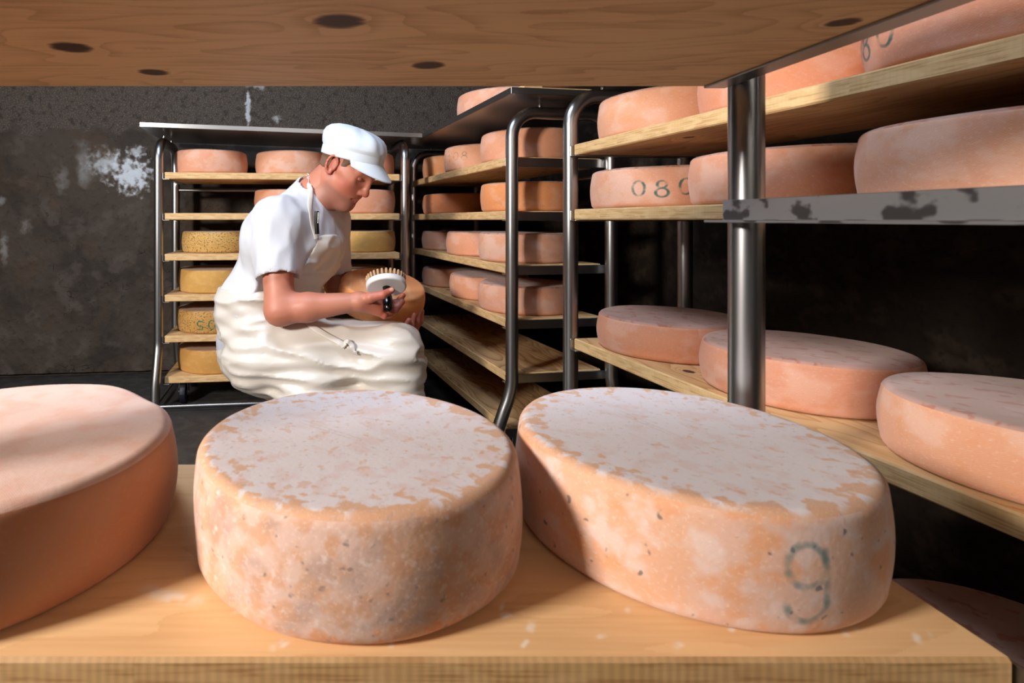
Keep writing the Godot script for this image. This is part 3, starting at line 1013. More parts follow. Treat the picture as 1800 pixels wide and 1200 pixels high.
func build_cheeses() -> void:
	var ink := Color(0.16, 0.33, 0.31)
	var p: Paint = (sheets.peach1 as Paint).copy()
	write_on(p, "080", 520, 58, Vector2(46, 54), 48, 4.0, ink, 0.9)
	sheets.peach_marked = p
	p = (sheets.peach0 as Paint).copy()
	write_on(p, "2108", 470, 52, Vector2(46, 44), 42, 3.0, Color(0.50, 0.42, 0.33), 0.6)
	sheets.peach_numbered = p
	p = (sheets.herb as Paint).copy()
	write_on(p, "0205", 460, 66, Vector2(48, 56), 50, 3.5, Color(0.0, 0.42, 0.34), 1.3, true)
	sheets.herb_marked = p
	p = (sheets.yellow as Paint).copy()
	write_on(p, "0", 500, 60, Vector2(56, 64), 60, 4.0, Color(0.0, 0.42, 0.34), 1.3)
	sheets.yellow_marked = p
	var W := Color.WHITE
	# on the front plank
	var g := "big cheese wheels on the front plank"
	var y := level(4) + 0.0295
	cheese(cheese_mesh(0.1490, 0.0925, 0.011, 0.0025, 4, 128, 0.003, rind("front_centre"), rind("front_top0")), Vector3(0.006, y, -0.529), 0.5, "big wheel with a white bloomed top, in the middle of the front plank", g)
	cheese(cheese_mesh(0.1485, 0.092, 0.011, 0.003, 8, 128, 0.003, rind("front_marked"), rind("front_top1")), Vector3(0.319, y, -0.537), -0.02, "big white-topped wheel with a faded green digit on its side", g)
	cheese(cheese_mesh(0.171, 0.092, 0.013, 0.005, 6, 128, 0.004, rind("front_plain"), rind("front_top2"), 0.006), Vector3(-0.349, y, -0.530), 0.0, "big smooth orange-brown wheel with a plain pink top, cut by the picture edge", g)
	for k in [2]:  # unseen wheel, added to keep light off the upper side wheels
		shelf_cheese("front", 1, 0.19 + 0.335 * k, 0.085, 0.130, 0.095, "peach0", W, k * 1.7, "wheel on the knotty overhead plank, above the picture's upper edge", "")
	# the side wall trolley
	g = "cheese wheels on the trolley along the dark side wall"
	var pale := Color(1.0, 0.97, 0.96)
	shelf_cheese("side", 1, 0.155, 0.158, 0.150, 0.094, "peach0", W, 0.3, "smooth peach wheel on the side wall trolley's top plank, next to the bent tube", g)
	shelf_cheese("side", 1, 0.475, 0.162, 0.150, 0.096, "peach0", Color(1, 0.93, 0.91), 1.9, "wheel on the side wall trolley's top plank, behind the front post", g)
	shelf_cheese("side", 1, 0.785, 0.150, 0.150, 0.096, "peach_marked", Color(1, 0.94, 0.92), -1.08, "wheel at top edge with green digits, on the side wall trolley's top plank", g)
	shelf_cheese("side", 2, 0.130, 0.155, 0.150, 0.090, "peach_marked", W, 0.50, "wheel with green digits on the side wall trolley's eye-level plank", g)
	shelf_cheese("side", 2, 0.455, 0.158, 0.150, 0.092, "peach1", pale, 2.2, "wheel behind the front post on the side wall trolley's eye-level plank", g)
	shelf_cheese("side", 2, 0.775, 0.150, 0.150, 0.094, "peach1", W, 0.9, "large looking unmarked wheel right above the scratched steel rail", g)
	shelf_cheese("side", 4, 0.165, 0.150, 0.150, 0.080, "peach0", Color(1, 0.95, 0.93), 4.4, "wheel with dusky top, first from the bent tube on the seen-from-above plank", g)
	shelf_cheese("side", 4, 0.480, 0.160, 0.150, 0.080, "peach1", Color(1, 0.95, 0.93), 3.0, "wheel with dusky top behind the front post, middle of three", g)
	shelf_cheese("side", 4, 0.800, 0.155, 0.150, 0.082, "peach0", W, 2.4, "wheel with red stains on its top, behind the digit-marked front wheel", g)
	shelf_cheese("side", 6, 0.760, 0.165, 0.150, 0.085, "peach1", W, 0.0, "dark half-hidden wheel low beyond the end of the front plank", g)
	# the trolley facing the person
	g = "cheese wheels on the trolley facing the person"
	var L: float = racks.facing.L
	shelf_cheese("facing", 1, L - 0.20, 0.150, 0.150, 0.098, "peach0", pale, 0.8, "pink wheel behind the bent tube on the facing trolley's top plank", g)
	shelf_cheese("facing", 1, L - 0.555, 0.143, 0.150, 0.096, "peach_numbered", W, 0.10, "wheel with a faint four-digit number on the facing trolley's top plank", g)
	shelf_cheese("facing", 1, 0.150, 0.150, 0.140, 0.096, "peach2", W, 0.3, "orange wheel deepest on the facing trolley's top plank, beside the rear post", g)
	shelf_cheese("facing", 2, L - 0.20, 0.150, 0.150, 0.094, "peach2", Color(1, 0.95, 0.88), 2.0, "bright orange wheel behind the tube on the facing trolley's eye-level plank", g)
	shelf_cheese("facing", 2, 0.18, 0.158, 0.155, 0.088, "peach2", Color(0.90, 0.80, 0.74), 5.0, "dull brown wheel on the facing trolley's eye-level plank", g)  # brown tint holds the shadow cast here by the seated person
	shelf_cheese("facing", 3, L - 0.20, 0.143, 0.150, 0.094, "peach1", Color(1.0, 1.0, 1.0), 0.4, "pale wheel behind the tube on the facing trolley's third plank", g)
	shelf_cheese("facing", 3, L - 0.53, 0.143, 0.150, 0.090, "peach0", pale, 2.9, "pale wheel between two others on the facing trolley's third plank", g)
	shelf_cheese("facing", 3, 0.155, 0.145, 0.140, 0.084, "peach1", W, 4.1, "white-flecked wheel deepest on the facing trolley's third plank", g)
	shelf_cheese("facing", 4, L - 0.20, 0.143, 0.150, 0.090, "peach1", pale, 1.2, "pale wheel behind the tube on the facing trolley's fourth plank", g)
	shelf_cheese("facing", 4, L - 0.51, 0.150, 0.150, 0.088, "peach0", pale, 3.3, "pale wheel between two others on the facing trolley's fourth plank", g)
	shelf_cheese("facing", 4, 0.160, 0.150, 0.145, 0.080, "peach0", W, 0.0, "peach wheel deepest on the facing trolley's fourth plank, beside the held wheel", g)
	var o := cheese(cheese_mesh(0.15, 0.095, 0.012, 0.004, 71, 56, 0.002, rind("peach1", pale), rind("top")), on_rack("facing", L - 0.33, 1.1016, -0.115), 0.7, "pink wheel on the steel tray above the facing trolley", g)
	o.name = o.name
	# the trolley behind the person
	g = "cheese wheels on the trolley behind the person"
	shelf_cheese("back", 1, 0.185, 0.16, 0.150, 0.097, "peach1", pale, 0.5, "pale pink wheel on the top plank behind the person, beside the frame post", g)
	shelf_cheese("back", 1, 0.525, 0.16, 0.150, 0.097, "peach1", W, 2.5, "pale pink wheel on the top plank, behind the cap's back", g)
	shelf_cheese("back", 1, 0.84, 0.16, 0.138, 0.095, "peach0", Color(1, 0.92, 0.9), 1.0, "pink wheel on the top plank, mostly hidden by the cap's visor", g)
	shelf_cheese("back", 2, 0.52, 0.16, 0.150, 0.100, "peach0", pale, 4.1, "pink wheel on the second plank, behind the shoulder", g)
	shelf_cheese("back", 2, 0.835, 0.15, 0.144, 0.100, "peach1", pale, 3.6, "pink wheel on the second plank, in front of the chin", g)
	shelf_cheese("back", 3, 0.205, 0.165, 0.145, 0.088, "herb", W, 0.4, "yellow wheel flecked with dark herbs, unmarked, on the third plank", g)
	shelf_cheese("back", 3, 0.835, 0.16, 0.148, 0.088, "yellow", W, 1.4, "plain yellow wheel on the third plank, beyond the chest", g)
	shelf_cheese("back", 4, 0.200, 0.165, 0.150, 0.094, "yellow", Color(1.0, 0.98, 0.94), 2.2, "plain yellow wheel on the fourth plank, behind the waist", g)
	shelf_cheese("back", 4, 0.800, 0.165, 0.150, 0.092, "yellow_marked", W, -0.28, "yellow wheel with a green ring mark, behind the held wheel", g)
	shelf_cheese("back", 5, 0.195, 0.158, 0.152, 0.093, "herb_marked", Color(0.94, 0.9, 0.84), 0.0, "herb-flecked yellow wheel with green digits upside down", g)
	shelf_cheese("back", 6, 0.200, 0.160, 0.152, 0.095, "yellow", Color(0.98, 0.92, 0.86), 3.7, "plain yellow wheel on the lowest plank, above the caster", g)

# ---------------------------------------------------------------- fields and surface nets
const EYE_ := 0.75
class Field:
	var A := PackedVector3Array()
	var B := PackedVector3Array()
	var ra := PackedFloat32Array()
	var rb := PackedFloat32Array()
	var inv := PackedFloat32Array()
	var kk := PackedFloat32Array()
	var ec := PackedVector3Array()
	var er := PackedVector3Array()
	var ek := PackedFloat32Array()
	var cutA := PackedVector3Array()      # capsules taken away
	var cutB := PackedVector3Array()
	var cutr := PackedFloat32Array()
	var cutk := PackedFloat32Array()
	var plane_p := PackedVector3Array()   # kept: the side against the normal
	var plane_n := PackedVector3Array()
	var fold: FastNoiseLite
	var fold_amp := 0.0
	var fold_scale := Vector3.ONE
	var bib := false                      # keeps only what lies under the edge of an apron
	var bib_o := Vector3.ZERO
	var bib_f := Vector3.ZERO
	var bib_s := Vector3.ZERO
	func cap(a: Vector3, b: Vector3, r0: float, r1: float, k := 0.03) -> void:
		A.append(a); B.append(b - a); ra.append(r0); rb.append(r1 - r0); kk.append(k)
		inv.append(1.0 / maxf((b - a).length_squared(), 1e-9))
	func ball(c: Vector3, r: Vector3, k := 0.02) -> void:
		ec.append(c); er.append(r); ek.append(k)
	func cut(a: Vector3, b: Vector3, r: float, k := 0.006) -> void:
		cutA.append(a); cutB.append(b - a); cutr.append(r); cutk.append(k)
	func keep(p: Vector3, n: Vector3) -> void:
		plane_p.append(p); plane_n.append(n.normalized())
	func d(p: Vector3) -> float:
		var f := 10.0
		for i in ec.size():
			var q := p - ec[i]
			var r := er[i]
			var k0 := (q / r).length()
			var k1 := (q / (r * r)).length()
			var e := k0 * (k0 - 1.0) / maxf(k1, 1e-6)
			var h := maxf(ek[i] - absf(f - e), 0.0) / ek[i]
			f = minf(f, e) - h * h * ek[i] * 0.25
		for i in A.size():
			var q := p - A[i]
			var t := clampf(q.dot(B[i]) * inv[i], 0.0, 1.0)
			var e := (q - B[i] * t).length() - ra[i] - rb[i] * t
			var k := kk[i]
			if e > f + k: continue
			var h := maxf(k - absf(f - e), 0.0) / k
			f = minf(f, e) - h * h * k * 0.25
		for i in cutA.size():
			var q := p - cutA[i]
			var t := clampf(q.dot(cutB[i]) / maxf(cutB[i].length_squared(), 1e-9), 0.0, 1.0)
			var e := cutr[i] - (q - cutB[i] * t).length()
			var k := cutk[i]
			var h := maxf(k - absf(f - e), 0.0) / k
			f = maxf(f, e) + h * h * k * 0.25
		if fold_amp > 0.0 and absf(f) < 0.06:
			var n := 1.0 - absf(fold.get_noise_3dv(p * fold_scale)) * 2.4
			f -= fold_amp * (n - 0.4)
		if bib:
			var q := p - bib_o
			var w := (1.0 - smoothstep(0.035, 0.150, absf(q.dot(bib_s)))) * smoothstep(-0.02, 0.05, q.dot(bib_f))
			f = maxf(f, (p.y - lerpf(EYE_ - 0.215, EYE_ - 0.046, w)) * 0.6)
		for i in plane_p.size():
			f = maxf(f, (p - plane_p[i]).dot(plane_n[i]))
		return f

func net(F: Field, lo: Vector3, hi: Vector3, cell: float, st: SurfaceTool, xf: Transform3D, base: int, tint: Callable) -> int:
	# surface nets: one vertex in each cell the surface crosses, one quad round each crossed edge
	var B := 4
	var nb := Vector3i(((hi - lo) / (cell * B)).ceil()) + Vector3i.ONE
	var n := nb * B
	var nx := n.x
	var nxy := n.x * n.y
	var v := PackedFloat32Array()
	v.resize(nxy * n.z)
	v.fill(1.0)
	var hot := []
	var reach := cell * B * 0.9 + cell
	for bz in nb.z:
		for by in nb.y:
			for bx in nb.x:
				var c := lo + (Vector3(bx, by, bz) * B + Vector3.ONE * 1.5) * cell
				var d := F.d(c)
				var i0 := (bz * B) * nxy + (by * B) * nx + bx * B
				if absf(d) > reach:
					if d < 0.0:
						for z in B:
							for y in B:
								for x in B:
									v[i0 + z * nxy + y * nx + x] = -1.0
					continue
				hot.append(Vector3i(bx, by, bz))
				for z in B:
					for y in B:
						for x in B:
							v[i0 + z * nxy + y * nx + x] = F.d(lo + Vector3(bx * B + x, by * B + y, bz * B + z) * cell)
	var id := PackedInt32Array()
	id.resize(nxy * n.z)
	id.fill(-1)
	var count := base
	var offs := [0, 1, nx, nx + 1, nxy, nxy + 1, nxy + nx, nxy + nx + 1]
	var cells := {}
	for b in hot:
		for z in range(-1, B):
			for y in range(-1, B):
				for x in range(-1, B):
					var cx: int = b.x * B + x
					var cy: int = b.y * B + y
					var cz: int = b.z * B + z
					if cx < 0 or cy < 0 or cz < 0 or cx >= n.x - 1 or cy >= n.y - 1 or cz >= n.z - 1: continue
					var i := cz * nxy + cy * nx + cx
					if id[i] >= 0: continue
					var neg := 0
					for o in offs:
						if v[i + o] < 0.0: neg += 1
					if neg == 0 or neg == 8: continue
					var s := Vector3.ZERO
					var m := 0
					for e in EDGES:
						var a := v[i + offs[e[0]]]
						var c := v[i + offs[e[1]]]
						if (a < 0.0) != (c < 0.0):
							var t := a / (a - c)
							s += CORNERS[e[0]].lerp(CORNERS[e[1]], t)
							m += 1
					var p := lo + (Vector3(cx, cy, cz) + s / m) * cell
					st.set_color(tint.call(p))
					st.add_vertex(xf * p)
					id[i] = count
					count += 1
					cells[i] = true
	for i in cells:
		for ax in 3:
			var st1: int = [1, nx, nxy][ax]
			var o1: int = [nx, nxy, 1][ax]
			var o2: int = [nxy, 1, nx][ax]
			if i - o1 - o2 < 0: continue
			var a := v[i]
			var c := v[i + st1]
			if (a < 0.0) == (c < 0.0): continue
			var q := [id[i], id[i - o1], id[i - o1 - o2], id[i - o2]]
			if q[0] < 0 or q[1] < 0 or q[2] < 0 or q[3] < 0: continue
			var order := [0, 2, 1, 0, 3, 2] if a < 0.0 else [0, 1, 2, 0, 2, 3]
			for k in order: st.add_index(q[k])
	return count

const EDGES := [[0, 1], [2, 3], [4, 5], [6, 7], [0, 2], [1, 3], [4, 6], [5, 7], [0, 4], [1, 5], [2, 6], [3, 7]]
const CORNERS := [Vector3(0, 0, 0), Vector3(1, 0, 0), Vector3(0, 1, 0), Vector3(1, 1, 0), Vector3(0, 0, 1), Vector3(1, 0, 1), Vector3(0, 1, 1), Vector3(1, 1, 1)]

func solid(called: String, F: Field, lo: Vector3, hi: Vector3, cell: float, mat: Material, parent: Node3D, xf := Transform3D.IDENTITY) -> MeshInstance3D:
	var st := new_mesh()
	st.set_smooth_group(0)
	net(F, lo, hi, cell, st, Transform3D(Basis(), -parent.position) * xf, 0, func(_p: Vector3) -> Color: return Color.WHITE)
	st.generate_normals()
	return put(called, st, mat, parent)

func hand(px: float, py: float, z: float) -> Vector3:
	return at(560.0 + px / 6.314, 430.0 + py / 6.314, z)

func finger(F: Field, pts: Array, r0: float, r1: float) -> void:
	for i in pts.size() - 1:
		var a := lerpf(r0, r1, float(i) / (pts.size() - 1))
		var b := lerpf(r0, r1, float(i + 1) / (pts.size() - 1))
		F.cap(pts[i], pts[i + 1], a, b, 0.004)

func bounds(F: Field, pad: float) -> AABB:
	var bb := AABB(F.A[0], Vector3.ZERO) if F.A.size() else AABB(F.ec[0], Vector3.ZERO)
	for i in F.A.size():
		var r := maxf(F.ra[i], F.ra[i] + F.rb[i])
		for p in [F.A[i], F.A[i] + F.B[i]]:
			bb = bb.expand(p + Vector3.ONE * r).expand(p - Vector3.ONE * r)
	for i in F.ec.size():
		bb = bb.expand(F.ec[i] + F.er[i]).expand(F.ec[i] - F.er[i])
	return bb.grow(pad)

func lin(c: Color) -> Color:
	return c.srgb_to_linear()

func build_person() -> void:
	# joints
	var hipR := at(462, 622, 1.71)
	var hipL := at(456, 612, 1.89)
	var kneeR := at(690, 622, 1.62)
	var kneeL := at(688, 612, 1.80)
	var ankR := Vector3(0.07, 0.09, -1.65)
	var ankL := Vector3(0.07, 0.09, -1.83)
	var waist := at(472, 535, 1.80)
	var chest := at(518, 425, 1.795)
	var shR := at(484, 388, 1.665)
	var shL := at(578, 385, 1.93)
	var elR := at(492, 545, 1.585)
	var wrR := at(632, 530, 1.56)
	var elL := at(592, 500, 1.95)
	var wrL := hand(700, 905, 1.86)
	var neck0 := at(548, 345, 1.80)
	var lft := Vector3(0.576, 0, -0.818)
	var fwd := Vector3(0.818, 0, 0.576)
	var t := thing("person", "seated person in white cap, T-shirt and apron, brushing a cheese wheel on the lap", "person", Vector3(hipR.x + 0.1, 0, -1.78))
	var here := Transform3D(Basis(), -t.position)

	var skin := flat(Color.WHITE, 0.5)
	skin.vertex_color_use_as_albedo = true
	skin.subsurf_scatter_enabled = true
	skin.subsurf_scatter_strength = 0.08
	var tone := lin(Color(0.76, 0.485, 0.39))
	var ruddy := lin(Color(0.72, 0.38, 0.30))
	var stubble := lin(Color(0.60, 0.41, 0.34))
	var lip := lin(Color(0.66, 0.35, 0.31))
	var brow := lin(Color(0.30, 0.19, 0.13))
	var nail := lin(Color(0.86, 0.62, 0.53))

	# ---- the body as one surface: trunk, arms, legs, then hands and head in finer nets
	var st := new_mesh()
	st.set_smooth_group(0)
	var F := Field.new()
	F.cap(hipR + lft * 0.03, hipL - lft * 0.03, 0.10, 0.10, 0.05)
	F.cap(waist - lft * 0.05, waist + lft * 0.05, 0.115, 0.115, 0.06)
	F.cap(chest - lft * 0.07, chest + lft * 0.07, 0.115, 0.115, 0.06)
	F.cap(shR, shL, 0.06, 0.06, 0.05)
	F.cap(neck0, at(580, 318, 1.775), 0.062, 0.060, 0.04)
	F.cap(shR, elR, 0.052, 0.043, 0.03)
	F.cap(elR, elR.lerp(wrR, 0.35), 0.041, 0.040, 0.025)
	F.cap(elR.lerp(wrR, 0.35), wrR, 0.040, 0.0265, 0.02)
	F.cap(shL, elL, 0.052, 0.042, 0.03)
	F.cap(elL, elL.lerp(wrL, 0.35), 0.043, 0.044, 0.025)
	F.cap(elL.lerp(wrL, 0.35), wrL, 0.044, 0.027, 0.02)
	for s in [[hipR, kneeR, ankR], [hipL, kneeL, ankL]]:
		F.cap(s[0], s[1], 0.08, 0.056, 0.03)
		F.cap(s[1], s[2], 0.054, 0.036, 0.02)
	var bb := bounds(F, 0.02)
	var plain := func(_p: Vector3) -> Color: return tone
	var count := net(F, bb.position, bb.end, 0.0115, st, here, 0, plain)

	# right hand, closed on the brush handle
	var H := Field.new()
	H.cap(elR.lerp(wrR, 0.72), wrR, 0.0307, 0.0265, 0.01)
	for k in [[hand(660, 610, 1.578), 0.0135], [hand(672, 655, 1.578), 0.0135], [hand(680, 705, 1.57), 0.013], [hand(668, 750, 1.56), 0.012]]:
		H.cap(wrR, k[0], 0.021, k[1], 0.014)
	finger(H, [hand(660, 610, 1.578), hand(760, 640, 1.602), hand(872, 640, 1.604), hand(938, 562, 1.604)], 0.0105, 0.0080)
	finger(H, [hand(672, 655, 1.578), hand(775, 715, 1.592), hand(880, 690, 1.596), hand(930, 632, 1.598)], 0.0108, 0.0082)
	finger(H, [hand(680, 705, 1.57), hand(770, 768, 1.578), hand(850, 735, 1.592), hand(872, 690, 1.604)], 0.0105, 0.0080)
	finger(H, [hand(668, 750, 1.56), hand(730, 790, 1.560), hand(790, 775, 1.578), hand(815, 730, 1.592)], 0.0095, 0.0075)
	finger(H, [hand(470, 610, 1.555), hand(580, 585, 1.538), hand(715, 555, 1.530), hand(812, 505, 1.540)], 0.0175, 0.0090)
	var hb := bounds(H, 0.006)
	var thumb_tip := hand(815, 495, 1.531)
	var handy := func(p: Vector3) -> Color:
		if p.distance_to(thumb_tip) < 0.007: return nail
		return tone.lerp(ruddy, clampf((p.x - wrR.x) * 12.0, 0.0, 0.8))
	count = net(H, hb.position, hb.end, 0.0031, st, here, count, handy)

	# left hand, under and round the rim of the wheel
	H = Field.new()
	H.cap(elL.lerp(wrL, 0.75), wrL, 0.033, 0.027, 0.01)
	var lk := [hand(905, 935, 1.745), hand(960, 948, 1.77), hand(1020, 945, 1.80), hand(1075, 930, 1.825)]
	for k in lk:
		H.cap(wrL, k, 0.020, 0.0125, 0.014)
	finger(H, [lk[0], hand(965, 905, 1.728), hand(1003, 838, 1.730)], 0.0105, 0.0085)
	finger(H, [lk[1], hand(1030, 885, 1.748), hand(1056, 780, 1.752)], 0.0108, 0.0085)
	finger(H, [lk[2], hand(1092, 860, 1.776), hand(1114, 730, 1.784)], 0.0105, 0.0082)
	finger(H, [lk[3], hand(1135, 850, 1.806), hand(1148, 735, 1.815)], 0.0098, 0.0078)
	finger(H, [hand(780, 915, 1.82), hand(800, 930, 1.77), hand(860, 945, 1.742)], 0.0125, 0.0095)
	hb = bounds(H, 0.006)
	var handl := func(p: Vector3) -> Color: return tone.lerp(ruddy, 0.4)
	count = net(H, hb.position, hb.end, 0.0033, st, here, count, handl)

	# head, in its own axes: x forward, y up, z to the person's right
	var yaw := deg_to_rad(33.0)
	var pitch := deg_to_rad(44.0)
	var hx := Vector3(cos(pitch) * cos(yaw), -sin(pitch), cos(pitch) * sin(yaw))
	var hz := Vector3(-sin(yaw), 0, cos(yaw))
	var hy := hz.cross(hx)
	var HX := Transform3D(Basis(hx, hy, hz) * 0.94, Vector3(-0.006, EYE + 0.1606, -1.7495))
	var un := HX.affine_inverse()
	var G := Field.new()
	G.ball(Vector3(-0.012, 0.050, 0), Vector3(0.100, 0.088, 0.077), 0.03)
	G.ball(Vector3(0.032, -0.006, 0), Vector3(0.062, 0.085, 0.062), 0.03)
	G.ball(Vector3(0.072, -0.050, 0), Vector3(0.027, 0.032, 0.036), 0.025)
	for s in [-1.0, 1.0]:
		G.cap(Vector3(0.066, -0.090, s * 0.012), Vector3(-0.004, -0.050, s * 0.050), 0.021, 0.026, 0.03)
		G.ball(Vector3(0.044, -0.030, s * 0.036), Vector3(0.036, 0.036, 0.033), 0.025)
		G.cap(Vector3(0.088, 0.040, s * 0.010), Vector3(0.068, 0.043, s * 0.046), 0.009, 0.010, 0.014)
		G.cap(Vector3(0.062, 0.004, s * 0.045), Vector3(0.02, 0.006, s * 0.062), 0.014, 0.012, 0.02)
	G.ball(Vector3(0.080, -0.090, 0), Vector3(0.019, 0.018, 0.022), 0.016)
	G.ball(Vector3(0.042, -0.090, 0), Vector3(0.040, 0.030, 0.040), 0.03)
	G.cap(Vector3(0.091, 0.032, 0), Vector3(0.107, -0.010, 0), 0.0075, 0.0100, 0.012)
	G.ball(Vector3(0.1085, -0.015, 0), Vector3(0.0120, 0.0105, 0.0120), 0.008)
	for s in [-1.0, 1.0]:
		G.ball(Vector3(0.097, -0.0195, s * 0.0125), Vector3(0.0115, 0.009, 0.0085), 0.007)
		G.cap(Vector3(0.0985, -0.0470, 0), Vector3(0.085, -0.0515, s * 0.023), 0.0052, 0.004, 0.004)
		G.cap(Vector3(0.0955, -0.0590, 0), Vector3(0.084, -0.0545, s * 0.021), 0.0064, 0.004, 0.004)
		G.cut(Vector3(0.099, 0.022, s * 0.031), Vector3(0.096, 0.022, s * 0.042), 0.0145, 0.016)
	for s in [-1.0, 1.0]:
		G.cut(Vector3(0.1085, -0.0528, 0), Vector3(0.092, -0.0535, s * 0.024), 0.0028, 0.003)
		G.cut(Vector3(0.108, -0.0285, s * 0.006), Vector3(0.100, -0.024, s * 0.009), 0.0032, 0.003)
	G.cap(un * neck0, Vector3(-0.028, -0.035, 0), 0.0625, 0.058, 0.03)
	G.cap(Vector3(0.0, -0.06, 0), un * at(568, 350, 1.765), 0.05, 0.047, 0.03)
	var gb := AABB(Vector3(-0.135, -0.135, -0.10), Vector3(0.275, 0.285, 0.20))
	var face := func(p: Vector3) -> Color:
		var c := tone
		var az := absf(p.z)
		c = c.lerp(ruddy, 0.75 * exp(-Vector2((p.x - 0.06) / 0.035, (p.y + 0.022) / 0.025).length_squared()) * smoothstep(0.01, 0.03, az))
		c = c.lerp(ruddy, 0.6 * exp(-Vector2((p.x - 0.118) / 0.016, (p.y + 0.015) / 0.016).length_squared()))
		c = c.lerp(stubble, 0.75 * smoothstep(-0.045, -0.065, p.y + 0.12 * maxf(0.03 - p.x, 0.0)) * smoothstep(-0.02, 0.02, p.x))
		if p.x > 0.082 and az < 0.023 and p.y < -0.041 and p.y > -0.066: c = c.lerp(lip, 0.6)
		if absf(p.y - (0.0475 + 0.002 * sin(az * 60.0))) < 0.0045 and az > 0.012 and az < 0.05 and p.x > 0.06: c = c.lerp(brow, 0.75)
		return c
	count = net(G, gb.position, gb.end, 0.0030, st, here * HX, count, face)
	# ears, eyelids
	var E := Field.new()
	for s in [-1.0, 1.0]:
		var e0 := Vector3(-0.012, 0.002, s * 0.0745)
		var pr := Vector3.ZERO
		for k in 13:
			var a := -2.0 + k * 0.40
			var q := e0 + Vector3(-cos(a) * 0.0165 - sin(a) * 0.006, sin(a) * 0.030, s * (0.010 + 0.007 * cos(a)))
			if k > 0: E.cap(pr, q, 0.0044, 0.0044, 0.003)
			pr = q
		E.ball(e0 + Vector3(0.0, 0.0, s * 0.001), Vector3(0.016, 0.027, 0.0065), 0.006)
		E.ball(e0 + Vector3(0.006, -0.027, s * 0.003), Vector3(0.009, 0.011, 0.006), 0.006)
		E.cap(e0 + Vector3(0.013, -0.008, s * 0.003), e0 + Vector3(0.013, 0.004, s * 0.003), 0.005, 0.004, 0.004)
		E.cap(e0 + Vector3(-0.006, 0.016, s * 0.006), e0 + Vector3(-0.006, -0.016, s * 0.006), 0.0035, 0.0035, 0.004)
		E.ball(Vector3(0.0728, 0.0205, s * 0.0325), Vector3(0.0118, 0.0105, 0.0155), 0.004)
	var eb := AABB(Vector3(-0.05, -0.05, -0.105), Vector3(0.15, 0.10, 0.21))
	var earc := func(p: Vector3) -> Color:
		if p.x > 0.06: return brow.lerp(tone, 0.25) if absf(p.y - 0.0150) < 0.0018 and p.x > 0.074 else tone.lerp(ruddy, 0.35)
		return tone.lerp(ruddy, 0.5)
	count = net(E, eb.position, eb.end, 0.0030, st, here * HX, count, earc)
	st.generate_normals()
	put("body", st, skin, t)

	# ---- hair
	var hair := flat(Color(0.45, 0.33, 0.26), 0.9)
	var hf := FastNoiseLite.new()
	hf.frequency = 60.0
	var K := Field.new()
	K.ball(Vector3(-0.012, 0.048, 0), Vector3(0.1035, 0.0925, 0.0800), 0.01)
	K.cap(un * neck0.lerp(HX.origin, 0.45), Vector3(-0.045, 0.0, 0), 0.056, 0.062, 0.03)
	K.fold = hf
	K.fold_amp = 0.0012
	K.keep(Vector3(-0.024, 0.0, 0), Vector3(1.0, -0.25, 0))
	K.keep(Vector3(-0.06, -0.040, 0), Vector3(0.28, -1, 0))
	K.keep(Vector3(0, 0.08, 0), Vector3(-0.4, 1, 0))
	var hairy := solid("hair", K, Vector3(-0.125, -0.07, -0.10), Vector3(0.03, 0.12, 0.10), 0.0042, hair, t, HX)
	for s in [-1.0, 1.0]:
		K = Field.new()
		K.cap(Vector3(0.016, 0.050, s * 0.0705), Vector3(0.014, 0.005, s * 0.0665), 0.0105, 0.006, 0.01)
		K.cap(Vector3(0.030, 0.060, s * 0.068), Vector3(0.022, 0.030, s * 0.0675), 0.0095, 0.007, 0.01)
		K.fold = hf
		K.fold_amp = 0.0012
		solid("sideburn", K, Vector3(-0.01, -0.015, s * 0.07 - 0.03), Vector3(0.06, 0.085, s * 0.07 + 0.03), 0.0035, hair, hairy_parent(hairy, t), HX)

	# ---- cap: band, gathered crown and visor
	var cloth_bump := noise(301, 0.35, 256, 256, 2)
	var cap_m := flat(Color(0.83, 0.855, 0.88), 0.8)
	cap_m.rim_enabled = true
	cap_m.rim = 0.3
	var cx := Vector3(0.883, 0.469, 0)
	var cy := Vector3(-0.469, 0.883, 0)
	var CX := here * HX * Transform3D(Basis(cx, cy, Vector3(0, 0, 1)), Vector3(-0.012, 0.034, 0))
	var rows := []
	for pr in [[0.96, 0.000], [1.0, -0.001], [1.005, 0.004], [1.005, 0.026], [0.995, 0.029], [1.035, 0.036], [1.055, 0.048], [1.045, 0.062], [0.98, 0.078], [0.86, 0.090], [0.68, 0.098], [0.45, 0.103], [0.22, 0.1055], [0.0, 0.106]]:
		var row := PackedVector3Array()
		for k in 73:
			var a := TAU * k / 72.0
			var puff := smoothstep(0.03, 0.06, pr[1])
			var f: float = pr[0] * (1.0 + puff * (0.018 * cos(a * 11.0 + sin(a * 3.0)) * smoothstep(0.1, 0.6, pr[0]) + 0.012 * sin(a * 4.0)))
			var lift: float = (-0.012 * puff * cos(a) - 0.002 * cos(a * 7.0) * puff) * pr[0]
			row.append(CX * Vector3(0.114 * f * cos(a) - 0.004 * puff * pr[0], pr[1] + lift, 0.0895 * f * sin(a)))
		rows.append(row)
	var sc := new_mesh()
	grid(sc, rows, [], true, (rows[3][1] - rows[3][71]).cross(rows[4][0] - rows[2][0]).dot(rows[3][0] - CX * Vector3(0, 0.02, 0)) < 0.0)
	var capo := put("cap", sc, cap_m, t)
	sc = new_mesh()
